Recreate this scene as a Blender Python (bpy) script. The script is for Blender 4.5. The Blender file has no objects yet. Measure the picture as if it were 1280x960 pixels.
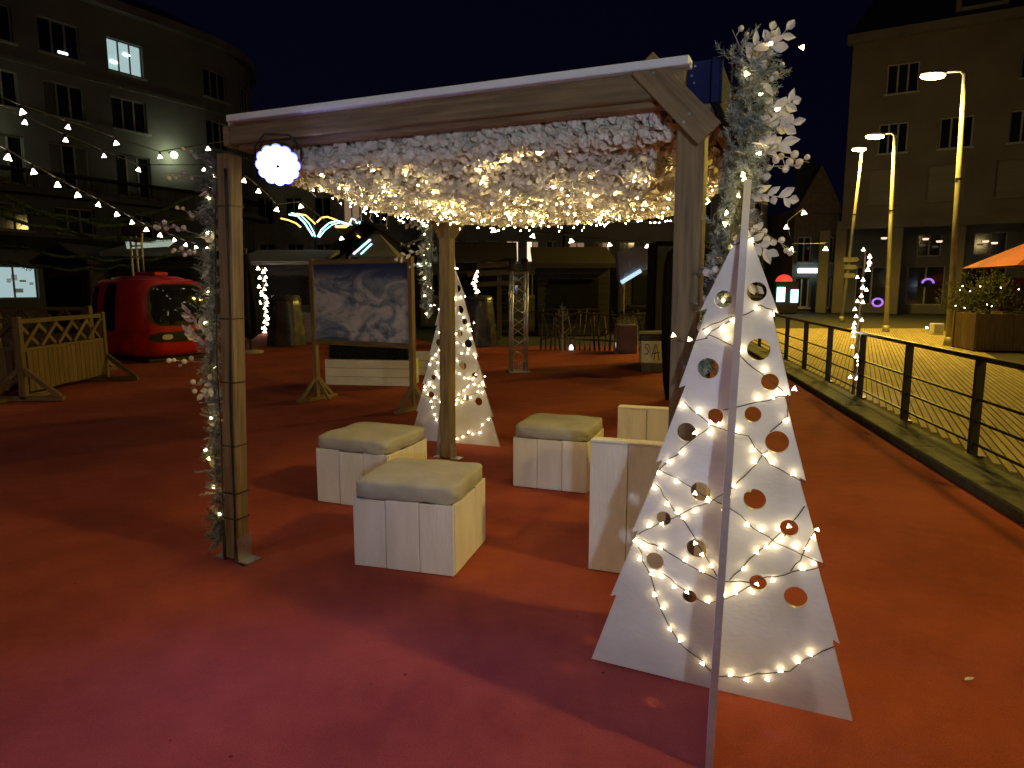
import bpy, bmesh, math, random
from mathutils import Vector, Matrix, Euler
R = math.radians
random.seed(7)
scene = bpy.context.scene
col = scene.collection

# ------------------------------------------------------------------ camera
FPX, CAMH = 850.0, 1.65
PITCH = math.atan(121 / FPX)
cam_d = bpy.data.cameras.new("camera")
cam = bpy.data.objects.new("camera", cam_d)
col.objects.link(cam)
cam.location = (0, 0, CAMH)
cam.rotation_euler = (math.pi / 2 - PITCH, 0, 0)
cam_d.sensor_width = 36.0
cam_d.lens = 36.0 * FPX / 1280.0
cam_d.clip_start, cam_d.clip_end = 0.05, 600
scene.camera = cam

# ------------------------------------------------------------------ night sky, moon, exposure
world = bpy.data.worlds.new("World")
scene.world = world
world.use_nodes = True
nt = world.node_tree
nt.nodes.clear()
sky = nt.nodes.new("ShaderNodeTexSky")
sky.sky_type = 'NISHITA'
sky.sun_disc = False
sky.sun_elevation = R(-4)
sky.sun_rotation = R(-40)
bg1 = nt.nodes.new("ShaderNodeBackground")
bg1.inputs[1].default_value = 0.006
bg2 = nt.nodes.new("ShaderNodeBackground")
bg2.inputs[0].default_value = (0.16, 0.18, 1.0, 1)
bg2.inputs[1].default_value = 0.0045
addn = nt.nodes.new("ShaderNodeAddShader")
wout = nt.nodes.new("ShaderNodeOutputWorld")
nt.links.new(sky.outputs[0], bg1.inputs[0])
nt.links.new(bg1.outputs[0], addn.inputs[0])
nt.links.new(bg2.outputs[0], addn.inputs[1])
nt.links.new(addn.outputs[0], wout.inputs[0])
sun_d = bpy.data.lights.new("moon", 'SUN')
sun_d.energy = 0.01
sun_d.angle = R(0.5)
sun_d.color = (0.8, 0.87, 1.0)
sun_o = bpy.data.objects.new("moon", sun_d)
sun_o.rotation_euler = (R(50), 0, R(-40))
col.objects.link(sun_o)
vs = scene.view_settings
vs.view_transform = 'Standard'
vs.look = 'None'
vs.exposure = 0.0
vs.gamma = 1.0
vs.use_curve_mapping = False
scene.cycles.sample_clamp_indirect = 4.0
scene.cycles.max_bounces = 6

# lamp powers
P_STREET, P_PAR, SODIUM = 2500, 135, (1.0, 0.66, 0.06)
E_TREE, E_CANOPY, E_GARL, E_FEST = 18, 270, 36, 13

# ------------------------------------------------------------------ helpers
def ray(px, py):
    c, s = math.cos(PITCH), math.sin(PITCH)
    u, v = (px - 640) / FPX, -(py - 480) / FPX
    return Vector((u, c + v * s, v * c - s))
CAM = Vector((0, 0, CAMH))
def G(px, py, z=0.0):
    d = ray(px, py)
    return CAM + d * ((z - CAMH) / d.z)
def at(px, py, Y):
    d = ray(px, py)
    return CAM + d * (Y / d.y)

class MB:
    def __init__(self):
        self.v, self.f = [], []
    def add(self, vs, fs, M=None):
        o = len(self.v)
        self.v += [tuple(M @ Vector(p)) if M else tuple(p) for p in vs]
        self.f += [tuple(i + o for i in q) for q in fs]
        return self
    def box(self, c, s, M=None, b=0.0):
        x, y, z = s[0] / 2, s[1] / 2, s[2] / 2
        if b <= 0:
            vs = [(c[0] + i * x, c[1] + j * y, c[2] + k * z) for i in (-1, 1) for j in (-1, 1) for k in (-1, 1)]
            fs = [(0, 1, 3, 2), (4, 6, 7, 5), (0, 4, 5, 1), (2, 3, 7, 6), (0, 2, 6, 4), (1, 5, 7, 3)]
            return self.add(vs, fs, M)
        bm = bmesh.new()
        bmesh.ops.create_cube(bm, size=1)
        for v in bm.verts:
            v.co = Vector((c[0] + v.co.x * s[0], c[1] + v.co.y * s[1], c[2] + v.co.z * s[2]))
        bmesh.ops.bevel(bm, geom=bm.edges[:], offset=b, segments=1, affect='EDGES')
        bm.verts.index_update()
        self.add([v.co[:] for v in bm.verts], [[v.index for v in f.verts] for f in bm.faces], M)
        bm.free()
        return self
    def cyl(self, p0, p1, r0, r1=None, n=10, cap=True):
        if r1 is None: r1 = r0
        p0, p1 = Vector(p0), Vector(p1)
        q = (p1 - p0).to_track_quat('Z', 'Y').to_matrix()
        vs, fs = [], []
        for p, r in ((p0, r0), (p1, r1)):
            for i in range(n):
                a = 2 * math.pi * i / n
                vs.append(p + q @ Vector((r * math.cos(a), r * math.sin(a), 0)))
        for i in range(n):
            j = (i + 1) % n
            fs.append((i, j, n + j, n + i))
        if cap:
            fs.append(tuple(range(n - 1, -1, -1)))
            fs.append(tuple(range(n, 2 * n)))
        return self.add(vs, fs)
    def tube(self, pts, r, n=6):
        pts = [Vector(p) for p in pts]
        vs, fs = [], []
        for k, p in enumerate(pts):
            a = pts[max(k - 1, 0)]
            b = pts[min(k + 1, len(pts) - 1)]
            d = b - a
            if d.length < 1e-6: d = Vector((0, 0, 1))
            q = d.to_track_quat('Z', 'Y').to_matrix()
            rr = r[k] if isinstance(r, (list, tuple)) else r
            for i in range(n):
                t = 2 * math.pi * i / n
                vs.append(p + q @ Vector((rr * math.cos(t), rr * math.sin(t), 0)))
        for k in range(len(pts) - 1):
            for i in range(n):
                j = (i + 1) % n
                fs.append((k * n + i, k * n + j, (k + 1) * n + j, (k + 1) * n + i))
        fs.append(tuple(range(n - 1, -1, -1)))
        fs.append(tuple((len(pts) - 1) * n + i for i in range(n)))
        return self.add(vs, fs)
    def sphere(self, c, r, n=10, m=6, sc=(1, 1, 1)):
        c = Vector(c)
        vs, fs = [c + Vector((0, 0, r * sc[2]))], []
        for i in range(1, m):
            a = math.pi * i / m
            for j in range(n):
                b = 2 * math.pi * j / n
                vs.append(c + Vector((r * sc[0] * math.sin(a) * math.cos(b), r * sc[1] * math.sin(a) * math.sin(b), r * sc[2] * math.cos(a))))
        vs.append(c - Vector((0, 0, r * sc[2])))
        for j in range(n):
            fs.append((0, 1 + j, 1 + (j + 1) % n))
        for i in range(m - 2):
            for j in range(n):
                a = 1 + i * n
                fs.append((a + j, a + n + j, a + n + (j + 1) % n, a + (j + 1) % n))
        l = len(vs) - 1
        a = 1 + (m - 2) * n
        for j in range(n):
            fs.append((l, a + (j + 1) % n, a + j))
        return self.add(vs, fs)
    def lathe(self, prof, n=16, M=None):
        vs, fs = [], []
        for (r, z) in prof:
            for i in range(n):
                a = 2 * math.pi * i / n
                vs.append((r * math.cos(a), r * math.sin(a), z))
        for k in range(len(prof) - 1):
            for i in range(n):
                j = (i + 1) % n
                fs.append((k * n + i, k * n + j, (k + 1) * n + j, (k + 1) * n + i))
        return self.add(vs, fs, M)
    def mesh(self, name, mt, smooth=False):
        me = bpy.data.meshes.new(name)
        me.from_pydata([tuple(v) for v in self.v], [], self.f)
        me.materials.append(mt)
        if smooth:
            me.polygons.foreach_set('use_smooth', [True] * len(me.polygons))
        me.update()
        return me
    def build(self, name, mt, parent=None, smooth=False, M=None):
        return link(name, self.mesh(name, mt, smooth), parent, M)

def link(name, me, parent=None, M=None):
    o = bpy.data.objects.new(name, me)
    col.objects.link(o)
    if parent: o.parent = parent
    if M is not None: o.matrix_local = M
    return o
def tag(o, label=None, cat=None, group=None, kind=None):
    if label: o['label'] = label
    if cat: o['category'] = cat
    if group: o['group'] = group
    if kind: o['kind'] = kind
    return o
def thing(name, label, cat, loc=(0, 0, 0), rz=0.0, group=None):
    o = bpy.data.objects.new(name, None)
    col.objects.link(o)
    o.location = loc
    o.rotation_euler = (0, 0, rz)
    o.empty_display_size = 0.1
    return tag(o, label, cat, group)
def copy_tree(o, parent=None):
    c = o.copy()
    col.objects.link(c)
    c.parent = parent
    for ch in o.children:
        copy_tree(ch, c)
    return c
_bm = {}
def board(name, p0, p1, w, t, mt, parent, roll=0.0, b=0.004):
    """plank: own X axis along p0->p1, width w on local Y, thickness t on local Z"""
    p0, p1 = Vector(p0), Vector(p1)
    d = p1 - p0
    key = (round(d.length, 3), w, t, mt.name, b)
    if key not in _bm:
        _bm[key] = MB().box((0, 0, 0), (d.length, w, t), b=b).mesh(name, mt)
    q = d.to_track_quat('X', 'Z').to_matrix().to_4x4()
    return link(name, _bm[key], parent, Matrix.Translation((p0 + p1) / 2) @ q @ Matrix.Rotation(roll, 4, 'X'))
def spot(name, parent, loc, target, power, colr, size=0.12, cone=150, blend=0.5):
    d = bpy.data.lights.new(name, 'SPOT')
    d.energy, d.color, d.shadow_soft_size, d.spot_size, d.spot_blend = power, colr, size, R(cone), blend
    o = bpy.data.objects.new(name, d)
    col.objects.link(o)
    o.parent = parent
    o.matrix_local = Matrix.Translation(loc) @ (Vector(target) - Vector(loc)).to_track_quat('-Z', 'Y').to_matrix().to_4x4()
    return o

# ------------------------------------------------------------------ materials
def newmat(name):
    m = bpy.data.materials.new(name)
    m.use_nodes = True
    return m, m.node_tree, m.node_tree.nodes["Principled BSDF"]
def pm(name, c1, c2=None, scale=6.0, stretch=(1, 1, 1), rough=0.6, metal=0.0, bump=0.0, bscale=None, detail=6.0, rvar=0.0, spec=0.5, rnd=0.0):
    """noise-varied principled material in object space"""
    m, t, b = newmat(name)
    N, L = t.nodes, t.links
    b.inputs['Roughness'].default_value = rough
    b.inputs['Metallic'].default_value = metal
    b.inputs['Specular IOR Level'].default_value = spec
    c2 = c2 or tuple(x * 0.75 for x in c1)
    tc = N.new("ShaderNodeTexCoord")
    mp = N.new("ShaderNodeMapping")
    mp.inputs['Scale'].default_value = stretch
    L.new(tc.outputs['Object'], mp.inputs[0])
    oi = N.new("ShaderNodeObjectInfo")
    vm = N.new("ShaderNodeVectorMath")
    vm.operation = 'SCALE'
    vm.inputs[3].default_value = 37.0
    cb = N.new("ShaderNodeCombineXYZ")
    for i in range(3): L.new(oi.outputs['Random'], cb.inputs[i])
    L.new(cb.outputs[0], vm.inputs[0])
    L.new(vm.outputs[0], mp.inputs['Location'])
    no = N.new("ShaderNodeTexNoise")
    no.inputs['Scale'].default_value = scale
    no.inputs['Detail'].default_value = detail
    L.new(mp.outputs[0], no.inputs['Vector'])
    rp = N.new("ShaderNodeValToRGB")
    rp.color_ramp.elements[0].position, rp.color_ramp.elements[1].position = 0.32, 0.68
    rp.color_ramp.elements[0].color = (*c2, 1)
    rp.color_ramp.elements[1].color = (*c1, 1)
    L.new(no.outputs['Fac'], rp.inputs[0])
    out = rp.outputs[0]
    if rnd > 0:
        hs = N.new("ShaderNodeHueSaturation")
        mr = N.new("ShaderNodeMapRange")
        mr.inputs['To Min'].default_value = 1 - rnd
        mr.inputs['To Max'].default_value = 1 + rnd
        L.new(oi.outputs['Random'], mr.inputs['Value'])
        L.new(mr.outputs[0], hs.inputs['Value'])
        L.new(out, hs.inputs['Color'])
        out = hs.outputs[0]
    L.new(out, b.inputs['Base Color'])
    if rvar > 0:
        mr2 = N.new("ShaderNodeMapRange")
        mr2.inputs['To Min'].default_value = max(rough - rvar, 0.03)
        mr2.inputs['To Max'].default_value = min(rough + rvar, 1)
        L.new(no.outputs['Fac'], mr2.inputs['Value'])
        L.new(mr2.outputs[0], b.inputs['Roughness'])
    if bump > 0:
        n2 = N.new("ShaderNodeTexNoise")
        n2.inputs['Scale'].default_value = bscale or scale * 3
        n2.inputs['Detail'].default_value = 4
        L.new(mp.outputs[0], n2.inputs['Vector'])
        bp = N.new("ShaderNodeBump")
        bp.inputs['Strength'].default_value = bump
        bp.inputs['Distance'].default_value = 0.02
        L.new(n2.outputs['Fac'], bp.inputs['Height'])
        L.new(bp.outputs[0], b.inputs['Normal'])
    return m
def em(name, c, s, sample=True):
    m, t, b = newmat(name)
    b.inputs['Base Color'].default_value = (*c, 1)
    b.inputs['Emission Color'].default_value = (*c, 1)
    b.inputs['Emission Strength'].default_value = s
    m.cycles.emission_sampling = 'FRONT' if sample else 'NONE'
    return m
def wood(name, c1, c2, rough=0.65, sc=5):
    return pm(name, c1, c2, scale=sc, stretch=(0.6, 9, 9), rough=rough, bump=0.25, bscale=14, rnd=0.14, rvar=0.1)

M = {}
M['wood'] = wood('pine_timber', (0.27, 0.195, 0.09), (0.13, 0.088, 0.04))
M['wood_dark'] = wood('weathered_timber', (0.15, 0.10, 0.055), (0.075, 0.048, 0.026))
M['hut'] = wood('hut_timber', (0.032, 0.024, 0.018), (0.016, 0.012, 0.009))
M['white'] = pm('white_painted_wood', (0.80, 0.785, 0.75), (0.69, 0.67, 0.63), scale=3.0, stretch=(0.9, 3.5, 3.5), rough=0.55, bump=0.22, bscale=16, rnd=0.05, rvar=0.12)
M['ply'] = pm('white_painted_board', (0.80, 0.785, 0.75), (0.64, 0.615, 0.57), scale=2.6, stretch=(1, 1.6, 1), rough=0.45, bump=0.12, bscale=40, rvar=0.15)
M['strip'] = pm('pale_roof_edge', (0.74, 0.80, 0.86), (0.6, 0.67, 0.74), scale=3, stretch=(.5, 4, 4), rough=0.4, bump=0.05)
M['navy'] = pm('navy_board', (0.018, 0.025, 0.10), (0.012, 0.016, 0.06), scale=5, rough=0.9, spec=0.08)
M['black'] = pm('black_metal', (0.012, 0.012, 0.013), (0.02, 0.02, 0.022), scale=8, rough=0.42, metal=0.0, rvar=0.12)
M['cable'] = pm('black_rubber', (0.01, 0.01, 0.011), rough=0.5)
M['wire'] = pm('dark_fairy_wire', (0.035, 0.025, 0.018), rough=0.5)
M['steel'] = pm('galvanised_steel', (0.55, 0.56, 0.57), (0.42, 0.43, 0.45), scale=9, rough=0.38, metal=0.85, rvar=0.12)
M['alu'] = pm('aluminium_truss', (0.62, 0.62, 0.63), (0.5, 0.5, 0.52), scale=12, rough=0.35, metal=0.7, rvar=0.1)
M['cushion'] = pm('sage_grey_cushion_fabric', (0.44, 0.435, 0.39), (0.35, 0.345, 0.305), scale=5, rough=0.95, bump=0.35, bscale=160, spec=0.15)
M['petal'] = pm('white_paper_petal', (0.82, 0.79, 0.70), (0.70, 0.65, 0.53), scale=14, rough=0.7, spec=0.2)
for key in ('petal',):
    b = M[key].node_tree.nodes["Principled BSDF"]
    b.inputs['Transmission Weight'].default_value = 0.0
    b.inputs['Subsurface Weight'].default_value = 0.0
M['net'] = pm('cream_netting', (0.5, 0.4, 0.27), (0.36, 0.28, 0.17), scale=20, rough=0.9)
M['frost'] = pm('frosted_fir_needles', (0.42, 0.44, 0.41), (0.11, 0.15, 0.12), scale=28, rough=0.8, spec=0.2)
M['leafw'] = pm('white_frosted_leaf', (0.74, 0.71, 0.65), (0.54, 0.52, 0.47), scale=20, rough=0.7, spec=0.25)
M['berry'] = pm('white_berry', (0.76, 0.73, 0.70), (0.6, 0.57, 0.55), scale=30, rough=0.6)
M['twig'] = pm('pale_twig', (0.40, 0.36, 0.30), (0.25, 0.22, 0.18), scale=25, rough=0.8)
M['fir'] = pm('dark_fir_needles', (0.035, 0.06, 0.025), (0.015, 0.03, 0.012), scale=18, rough=0.8, spec=0.2)
M['bush'] = pm('olive_bush_leaves', (0.085, 0.085, 0.03), (0.03, 0.04, 0.014), scale=14, rough=0.75, spec=0.25)
M['bark'] = pm('bark', (0.10, 0.075, 0.05), rough=0.9)
M['redpaint'] = pm('red_cabin_paint', (0.55, 0.022, 0.014), (0.42, 0.016, 0.012), scale=2.5, rough=0.36, rvar=0.12)
M['glass'] = pm('dark_cabin_glass', (0.012, 0.013, 0.015), (0.02, 0.02, 0.022), scale=3, rough=0.06, spec=0.8)
M['winglass'] = pm('dark_window_glass', (0.012, 0.014, 0.017), (0.02, 0.022, 0.026), scale=1.2, rough=0.08, spec=0.6)
M['curtain'] = pm('net_curtain_behind_glass', (0.16, 0.165, 0.15), (0.06, 0.06, 0.058), scale=2, stretch=(14, 1, .3), rough=0.35)
M['frame'] = pm('pale_window_frame', (0.42, 0.41, 0.38), (0.32, 0.31, 0.29), scale=5, rough=0.5)
M['stoneL'] = pm('grey_render', (0.22, 0.215, 0.215), (0.155, 0.15, 0.15), scale=0.5, rough=0.9, bump=0.2, bscale=9, detail=10)
M['stoneR'] = pm('ochre_render', (0.21, 0.185, 0.145), (0.15, 0.13, 0.10), scale=0.5, rough=0.9, bump=0.2, bscale=9, detail=10)
M['stoneB'] = pm('dark_grey_render', (0.20, 0.20, 0.185), (0.13, 0.13, 0.12), scale=0.6, rough=0.9, bump=0.2, bscale=9)
M['brick'] = pm('brown_brick', (0.15, 0.11, 0.08), (0.10, 0.075, 0.055), scale=4, rough=0.9)
M['slate'] = pm('slate_roof', (0.05, 0.052, 0.058), (0.03, 0.032, 0.036), scale=2, stretch=(1, 1, 4), rough=0.7, bump=0.3)
M['shutter'] = pm('roller_blind', (0.24, 0.215, 0.175), (0.19, 0.17, 0.14), scale=1, stretch=(.2, .2, 14), rough=0.7)
M['pole'] = pm('grey_lamp_pole', (0.36, 0.35, 0.32), (0.27, 0.26, 0.24), scale=4, rough=0.45, metal=0.2, rvar=0.1)
M['kerb'] = pm('mossy_kerb', (0.115, 0.115, 0.075), (0.06, 0.065, 0.045), scale=7, stretch=(1, 1, 1), rough=0.85, bump=0.3, bscale=40)
M['paver'] = pm('buff_paving_strip', (0.42, 0.33, 0.17), (0.28, 0.215, 0.11), scale=1.6, rough=0.85, bump=0.25, bscale=60, rnd=0.09)
M['joint'] = pm('dark_paving_joint', (0.045, 0.035, 0.022), rough=0.95)
M['asphalt'] = pm('dark_asphalt', (0.05, 0.048, 0.045), (0.035, 0.034, 0.032), scale=3, rough=0.9, bump=0.3, bscale=50)
M['orangetop'] = pm('orange_red_canvas', (0.22, 0.027, 0.016), (0.17, 0.021, 0.013), scale=2, rough=0.8)
M['redpanel'] = pm('red_stall_panel', (0.48, 0.035, 0.03), (0.38, 0.028, 0.024), scale=2, rough=0.7)
M['tent'] = pm('grey_tent_canvas', (0.30, 0.30, 0.31), (0.22, 0.22, 0.23), scale=2, rough=0.8)
M['blackcloth'] = pm('black_cloth', (0.012, 0.012, 0.013), (0.006, 0.006, 0.007), scale=6, rough=0.9, spec=0.2)
M['navycloth'] = pm('dark_navy_cloth', (0.014, 0.016, 0.03), (0.007, 0.008, 0.016), scale=6, rough=0.9, spec=0.2)
M['sack'] = pm('dark_grey_plastic_sheet', (0.10, 0.10, 0.115), (0.05, 0.05, 0.06), scale=5, rough=0.25, rvar=0.1)
M['concrete'] = pm('pale_concrete', (0.34, 0.32, 0.27), (0.25, 0.235, 0.2), scale=4, rough=0.9, bump=0.2)
M['whiteplas'] = pm('off_white_plastic', (0.62, 0.61, 0.57), (0.5, 0.49, 0.46), scale=4, rough=0.5)
M['b_tree'] = em('warm_fairy_bulb', (1.0, 0.80, 0.46), E_TREE)
M['b_can'] = em('warm_canopy_bulb', (1.0, 0.74, 0.30), E_CANOPY)
M['b_garl'] = em('warm_garland_bulb', (1.0, 0.76, 0.36), E_GARL)
M['b_fest'] = em('festoon_bulb', (1.0, 0.88, 0.66), E_FEST, sample=False)
M['b_lamp'] = em('sodium_lens', (1.0, 0.74, 0.26), 55, sample=False)
M['b_par'] = em('blue_white_led_lens', (0.42, 0.48, 1.0), 60, sample=False)
M['b_parhalo'] = em('blue_led_halo', (0.10, 0.12, 1.0), 5.0, sample=False)
M['e_office'] = em('lit_office_window', (0.58, 0.82, 0.82), 0.6, sample=False)
M['e_shop'] = em('lit_shop_window', (0.60, 0.84, 0.88), 0.55, sample=False)
M['e_note'] = em('backlit_paper', (0.55, 0.6, 0.6), 0.30, sample=False)
M['e_note2'] = em('backlit_dark_paper', (0.35, 0.45, 0.35), 0.16, sample=False)
M['e_warm'] = em('lit_warm_window', (1.0, 0.72, 0.52), 1.3, sample=False)
M['e_dim'] = em('dim_lit_window', (0.55, 0.36, 0.22), 0.35, sample=False)
M['e_tube'] = em('white_ceiling_tube', (0.9, 1.0, 1.0), 4, sample=False)
M['e_cyan'] = em('cyan_led_tube', (0.40, 0.85, 1.0), 3.2, sample=False)
M['e_gold'] = em('gold_led_tube', (1.0, 0.62, 0.14), 2.4, sample=False)
M['e_red'] = em('red_led_sign', (1.0, 0.06, 0.05), .9, sample=False)
M['e_violet'] = em('violet_sign', (0.45, 0.2, 1.0), .8, sample=False)
M['e_green'] = em('green_white_tube', (0.75, 1.0, 0.7), 2.0, sample=False)

# red carpet: mottled pile, a few dark specks and scuffs
m, t, b = newmat('red_carpet_pile')
N, L = t.nodes, t.links
tc = N.new("ShaderNodeTexCoord")
n1 = N.new("ShaderNodeTexNoise"); n1.inputs['Scale'].default_value = 0.9; n1.inputs['Detail'].default_value = 8; n1.inputs['Roughness'].default_value = 0.65
n2 = N.new("ShaderNodeTexNoise"); n2.inputs['Scale'].default_value = 170; n2.inputs['Detail'].default_value = 3
vo = N.new("ShaderNodeTexVoronoi"); vo.inputs['Scale'].default_value = 3.4
for x in (n1, n2, vo): L.new(tc.outputs['Object'], x.inputs['Vector'])
r1 = N.new("ShaderNodeValToRGB")
r1.color_ramp.elements[0].position, r1.color_ramp.elements[1].position = 0.36, 0.66
r1.color_ramp.elements[0].color = (0.29, 0.060, 0.038, 1)
r1.color_ramp.elements[1].color = (0.44, 0.100, 0.058, 1)
L.new(n1.outputs['Fac'], r1.inputs[0])
mx = N.new("ShaderNodeMixRGB"); mx.blend_type = 'MULTIPLY'; mx.inputs[0].default_value = 0.55
r2 = N.new("ShaderNodeValToRGB")
r2.color_ramp.elements[0].position, r2.color_ramp.elements[1].position = 0.3, 0.65
r2.color_ramp.elements[0].color = (0.45, 0.4, 0.4, 1)
L.new(n2.outputs['Fac'], r2.inputs[0])
L.new(r1.outputs[0], mx.inputs[1]); L.new(r2.outputs[0], mx.inputs[2])
n3 = N.new("ShaderNodeTexNoise"); n3.inputs['Scale'].default_value = 7.0; n3.inputs['Detail'].default_value = 7; n3.inputs['Roughness'].default_value = 0.7
L.new(tc.outputs['Object'], n3.inputs['Vector'])
r4 = N.new("ShaderNodeValToRGB")
r4.color_ramp.elements[0].position, r4.color_ramp.elements[1].position = 0.38, 0.60
r4.color_ramp.elements[0].color = (0.66, 0.64, 0.66, 1)
L.new(n3.outputs['Fac'], r4.inputs[0])
mx3 = N.new("ShaderNodeMixRGB"); mx3.blend_type = 'MULTIPLY'; mx3.inputs[0].default_value = 0.32
L.new(mx.outputs[0], mx3.inputs[1]); L.new(r4.outputs[0], mx3.inputs[2])
mx = mx3
r3 = N.new("ShaderNodeValToRGB")
r3.color_ramp.elements[0].position, r3.color_ramp.elements[1].position = 0.018, 0.034
r3.color_ramp.elements[0].color = (0.12, 0.1, 0.1, 1)
L.new(vo.outputs['Distance'], r3.inputs[0])
mx2 = N.new("ShaderNodeMixRGB"); mx2.blend_type = 'MULTIPLY'; mx2.inputs[0].default_value = 0.8
L.new(mx.outputs[0], mx2.inputs[1]); L.new(r3.outputs[0], mx2.inputs[2])
L.new(mx2.outputs[0], b.inputs['Base Color'])
b.inputs['Roughness'].default_value = 0.95
b.inputs['Specular IOR Level'].default_value = 0.12
bp = N.new("ShaderNodeBump"); bp.inputs['Strength'].default_value = 0.5; bp.inputs['Distance'].default_value = 0.006
L.new(n2.outputs['Fac'], bp.inputs['Height']); L.new(bp.outputs[0], b.inputs['Normal'])
M['carpet'] = m

# printed picture on the display board: blue sky over swirling snow and cloud
m, t, b = newmat('printed_snow_scene')
N, L = t.nodes, t.links
tc = N.new("ShaderNodeTexCoord")
mp = N.new("ShaderNodeMapping"); mp.inputs['Scale'].default_value = (1.0, 1.0, 1.9)
L.new(tc.outputs['Object'], mp.inputs[0])
n1 = N.new("ShaderNodeTexNoise"); n1.inputs['Scale'].default_value = 1.7; n1.inputs['Detail'].default_value = 9; n1.inputs['Roughness'].default_value = 0.62; n1.inputs['Distortion'].default_value = 1.5
L.new(mp.outputs[0], n1.inputs['Vector'])
r1 = N.new("ShaderNodeValToRGB")
e = r1.color_ramp.elements
e[0].position, e[0].color = 0.36, (0.07, 0.11, 0.22, 1)
e[1].position, e[1].color = 0.62, (0.60, 0.60, 0.68, 1)
k = e.new(0.47); k.color = (0.24, 0.30, 0.45, 1)
k = e.new(0.53); k.color = (0.47, 0.48, 0.58, 1)
L.new(n1.outputs['Fac'], r1.inputs[0])
sp = N.new("ShaderNodeSeparateXYZ"); L.new(tc.outputs['Generated'], sp.inputs[0])
ma = N.new("ShaderNodeMath"); ma.operation = 'MULTIPLY_ADD'; ma.inputs[1].default_value = 0.06
L.new(n1.outputs['Fac'], ma.inputs[0]); L.new(sp.outputs[2], ma.inputs[2])
r2 = N.new("ShaderNodeValToRGB")
r2.color_ramp.elements[0].position, r2.color_ramp.elements[1].position = 0.80, 0.98
L.new(ma.outputs[0], r2.inputs[0])
mx = N.new("ShaderNodeMixRGB"); mx.inputs[2].default_value = (0.03, 0.05, 0.20, 1)
L.new(r2.outputs[0], mx.inputs[0]); L.new(r1.outputs[0], mx.inputs[1])
L.new(mx.outputs[0], b.inputs['Base Color']); b.inputs['Roughness'].default_value = 0.5
M['poster'] = m

# ================================================================== GROUND
def sheet(name, pts, z, mt, kind='structure'):
    mb = MB().add([(x, y, z) for x, y in pts], [tuple(range(len(pts)))])
    return tag(mb.build(name, mt), kind=kind)
RO = Vector((4.573, 6.547, 0)); RD = Vector((0.187, 0.982, 0)).normalized(); RN = Vector((RD.y, -RD.x, 0))
def rl(t, n=0.0, z=0.0):
    return RO + RD * t + RN * n + Vector((0, 0, z))
sheet('ground', [(-250, -60), (250, -60), (250, 300), (-250, 300)], -0.03, M['asphalt'])
k0, k1 = rl(-16, -0.60), rl(13.2, -0.60)
sheet('carpet', [(-20, -9), (k0.x, k0.y), (k1.x, k1.y), (4.4, 19.2), (-2, 19.2), (-6.5, 30), (-20, 30)], 0.0, M['carpet'])
a, b_ = rl(-16, 0.0), rl(19, 0.0)
pav = sheet('pavement', [(a.x, a.y), (60, -9), (60, 29), (b_.x, b_.y + 3)], -0.008, M['joint'])
Q = Vector((0.455, 0.89, 0)).normalized(); PQ = Vector((Q.y, -Q.x, 0))
mt_p = M['paver']
rows = 78
for i in range(rows):
    s = rl(-6.0 + i * 0.285, 0.06)
    ylen = (27.5 - s.y) / Q.y
    if ylen < 0.5: break
    L0 = 0.0
    mb = MB().box((ylen / 2, 0, -0.002), (ylen, 0.064, 0.012))
    ang = math.atan2(Q.y, Q.x)
    mb.build('paving_strip', mt_p, pav, M=Matrix.Translation(s) @ Matrix.Rotation(ang, 4, 'Z'))
# kerb: two stone runs with a dark groove between them
kb = bpy.data.objects.new('kerb', None); col.objects.link(kb); tag(kb, kind='structure')
angk = math.atan2(RD.y, RD.x)
kerbM = Matrix.Translation(RO) @ Matrix.Rotation(angk, 4, 'Z')
seg = 2.4
m1 = MB().box((0, 0, 0), (seg - 0.012, 0.27, 0.13), b=0.015).mesh('kerb_stone', M['kerb'])
m2 = MB().box((0, 0, 0), (seg - 0.012, 0.17, 0.10), b=0.012).mesh('kerb_edging', M['kerb'])
for i in range(-6, 6):
    x = (i + 0.5) * seg
    link('kerb_stone', m1, kb, kerbM @ Matrix.Translation((x, 0.455, 0.015)))
    link('kerb_edging', m2, kb, kerbM @ Matrix.Translation((x + 0.7, 0.195, 0.0)))

# railing on the kerb
rail = thing('railing', 'long dark metal railing with four bars running beside the carpet', 'railing', RO, 0)
rail.rotation_euler = (0, 0, angk)
pm_ = MB().box((0, 0, 0.475), (0.05, 0.085, 0.95), b=0.006).box((0, 0, 0.01), (0.16, 0.14, 0.02)).mesh('post', M['black'])
for i in range(-4, 9):
    link('post', pm_, rail, Matrix.Translation((i * 1.8, 0.03, 0.0)))
for z, r in ((0.965, 0.027), (0.57, 0.014), (0.35, 0.014), (0.13, 0.014)):
    MB().cyl((-9, 0.03, z), (15, 0.03, z), r, n=8).build('top_rail' if z > .9 else 'bar', M['black'], rail, smooth=True)

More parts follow.
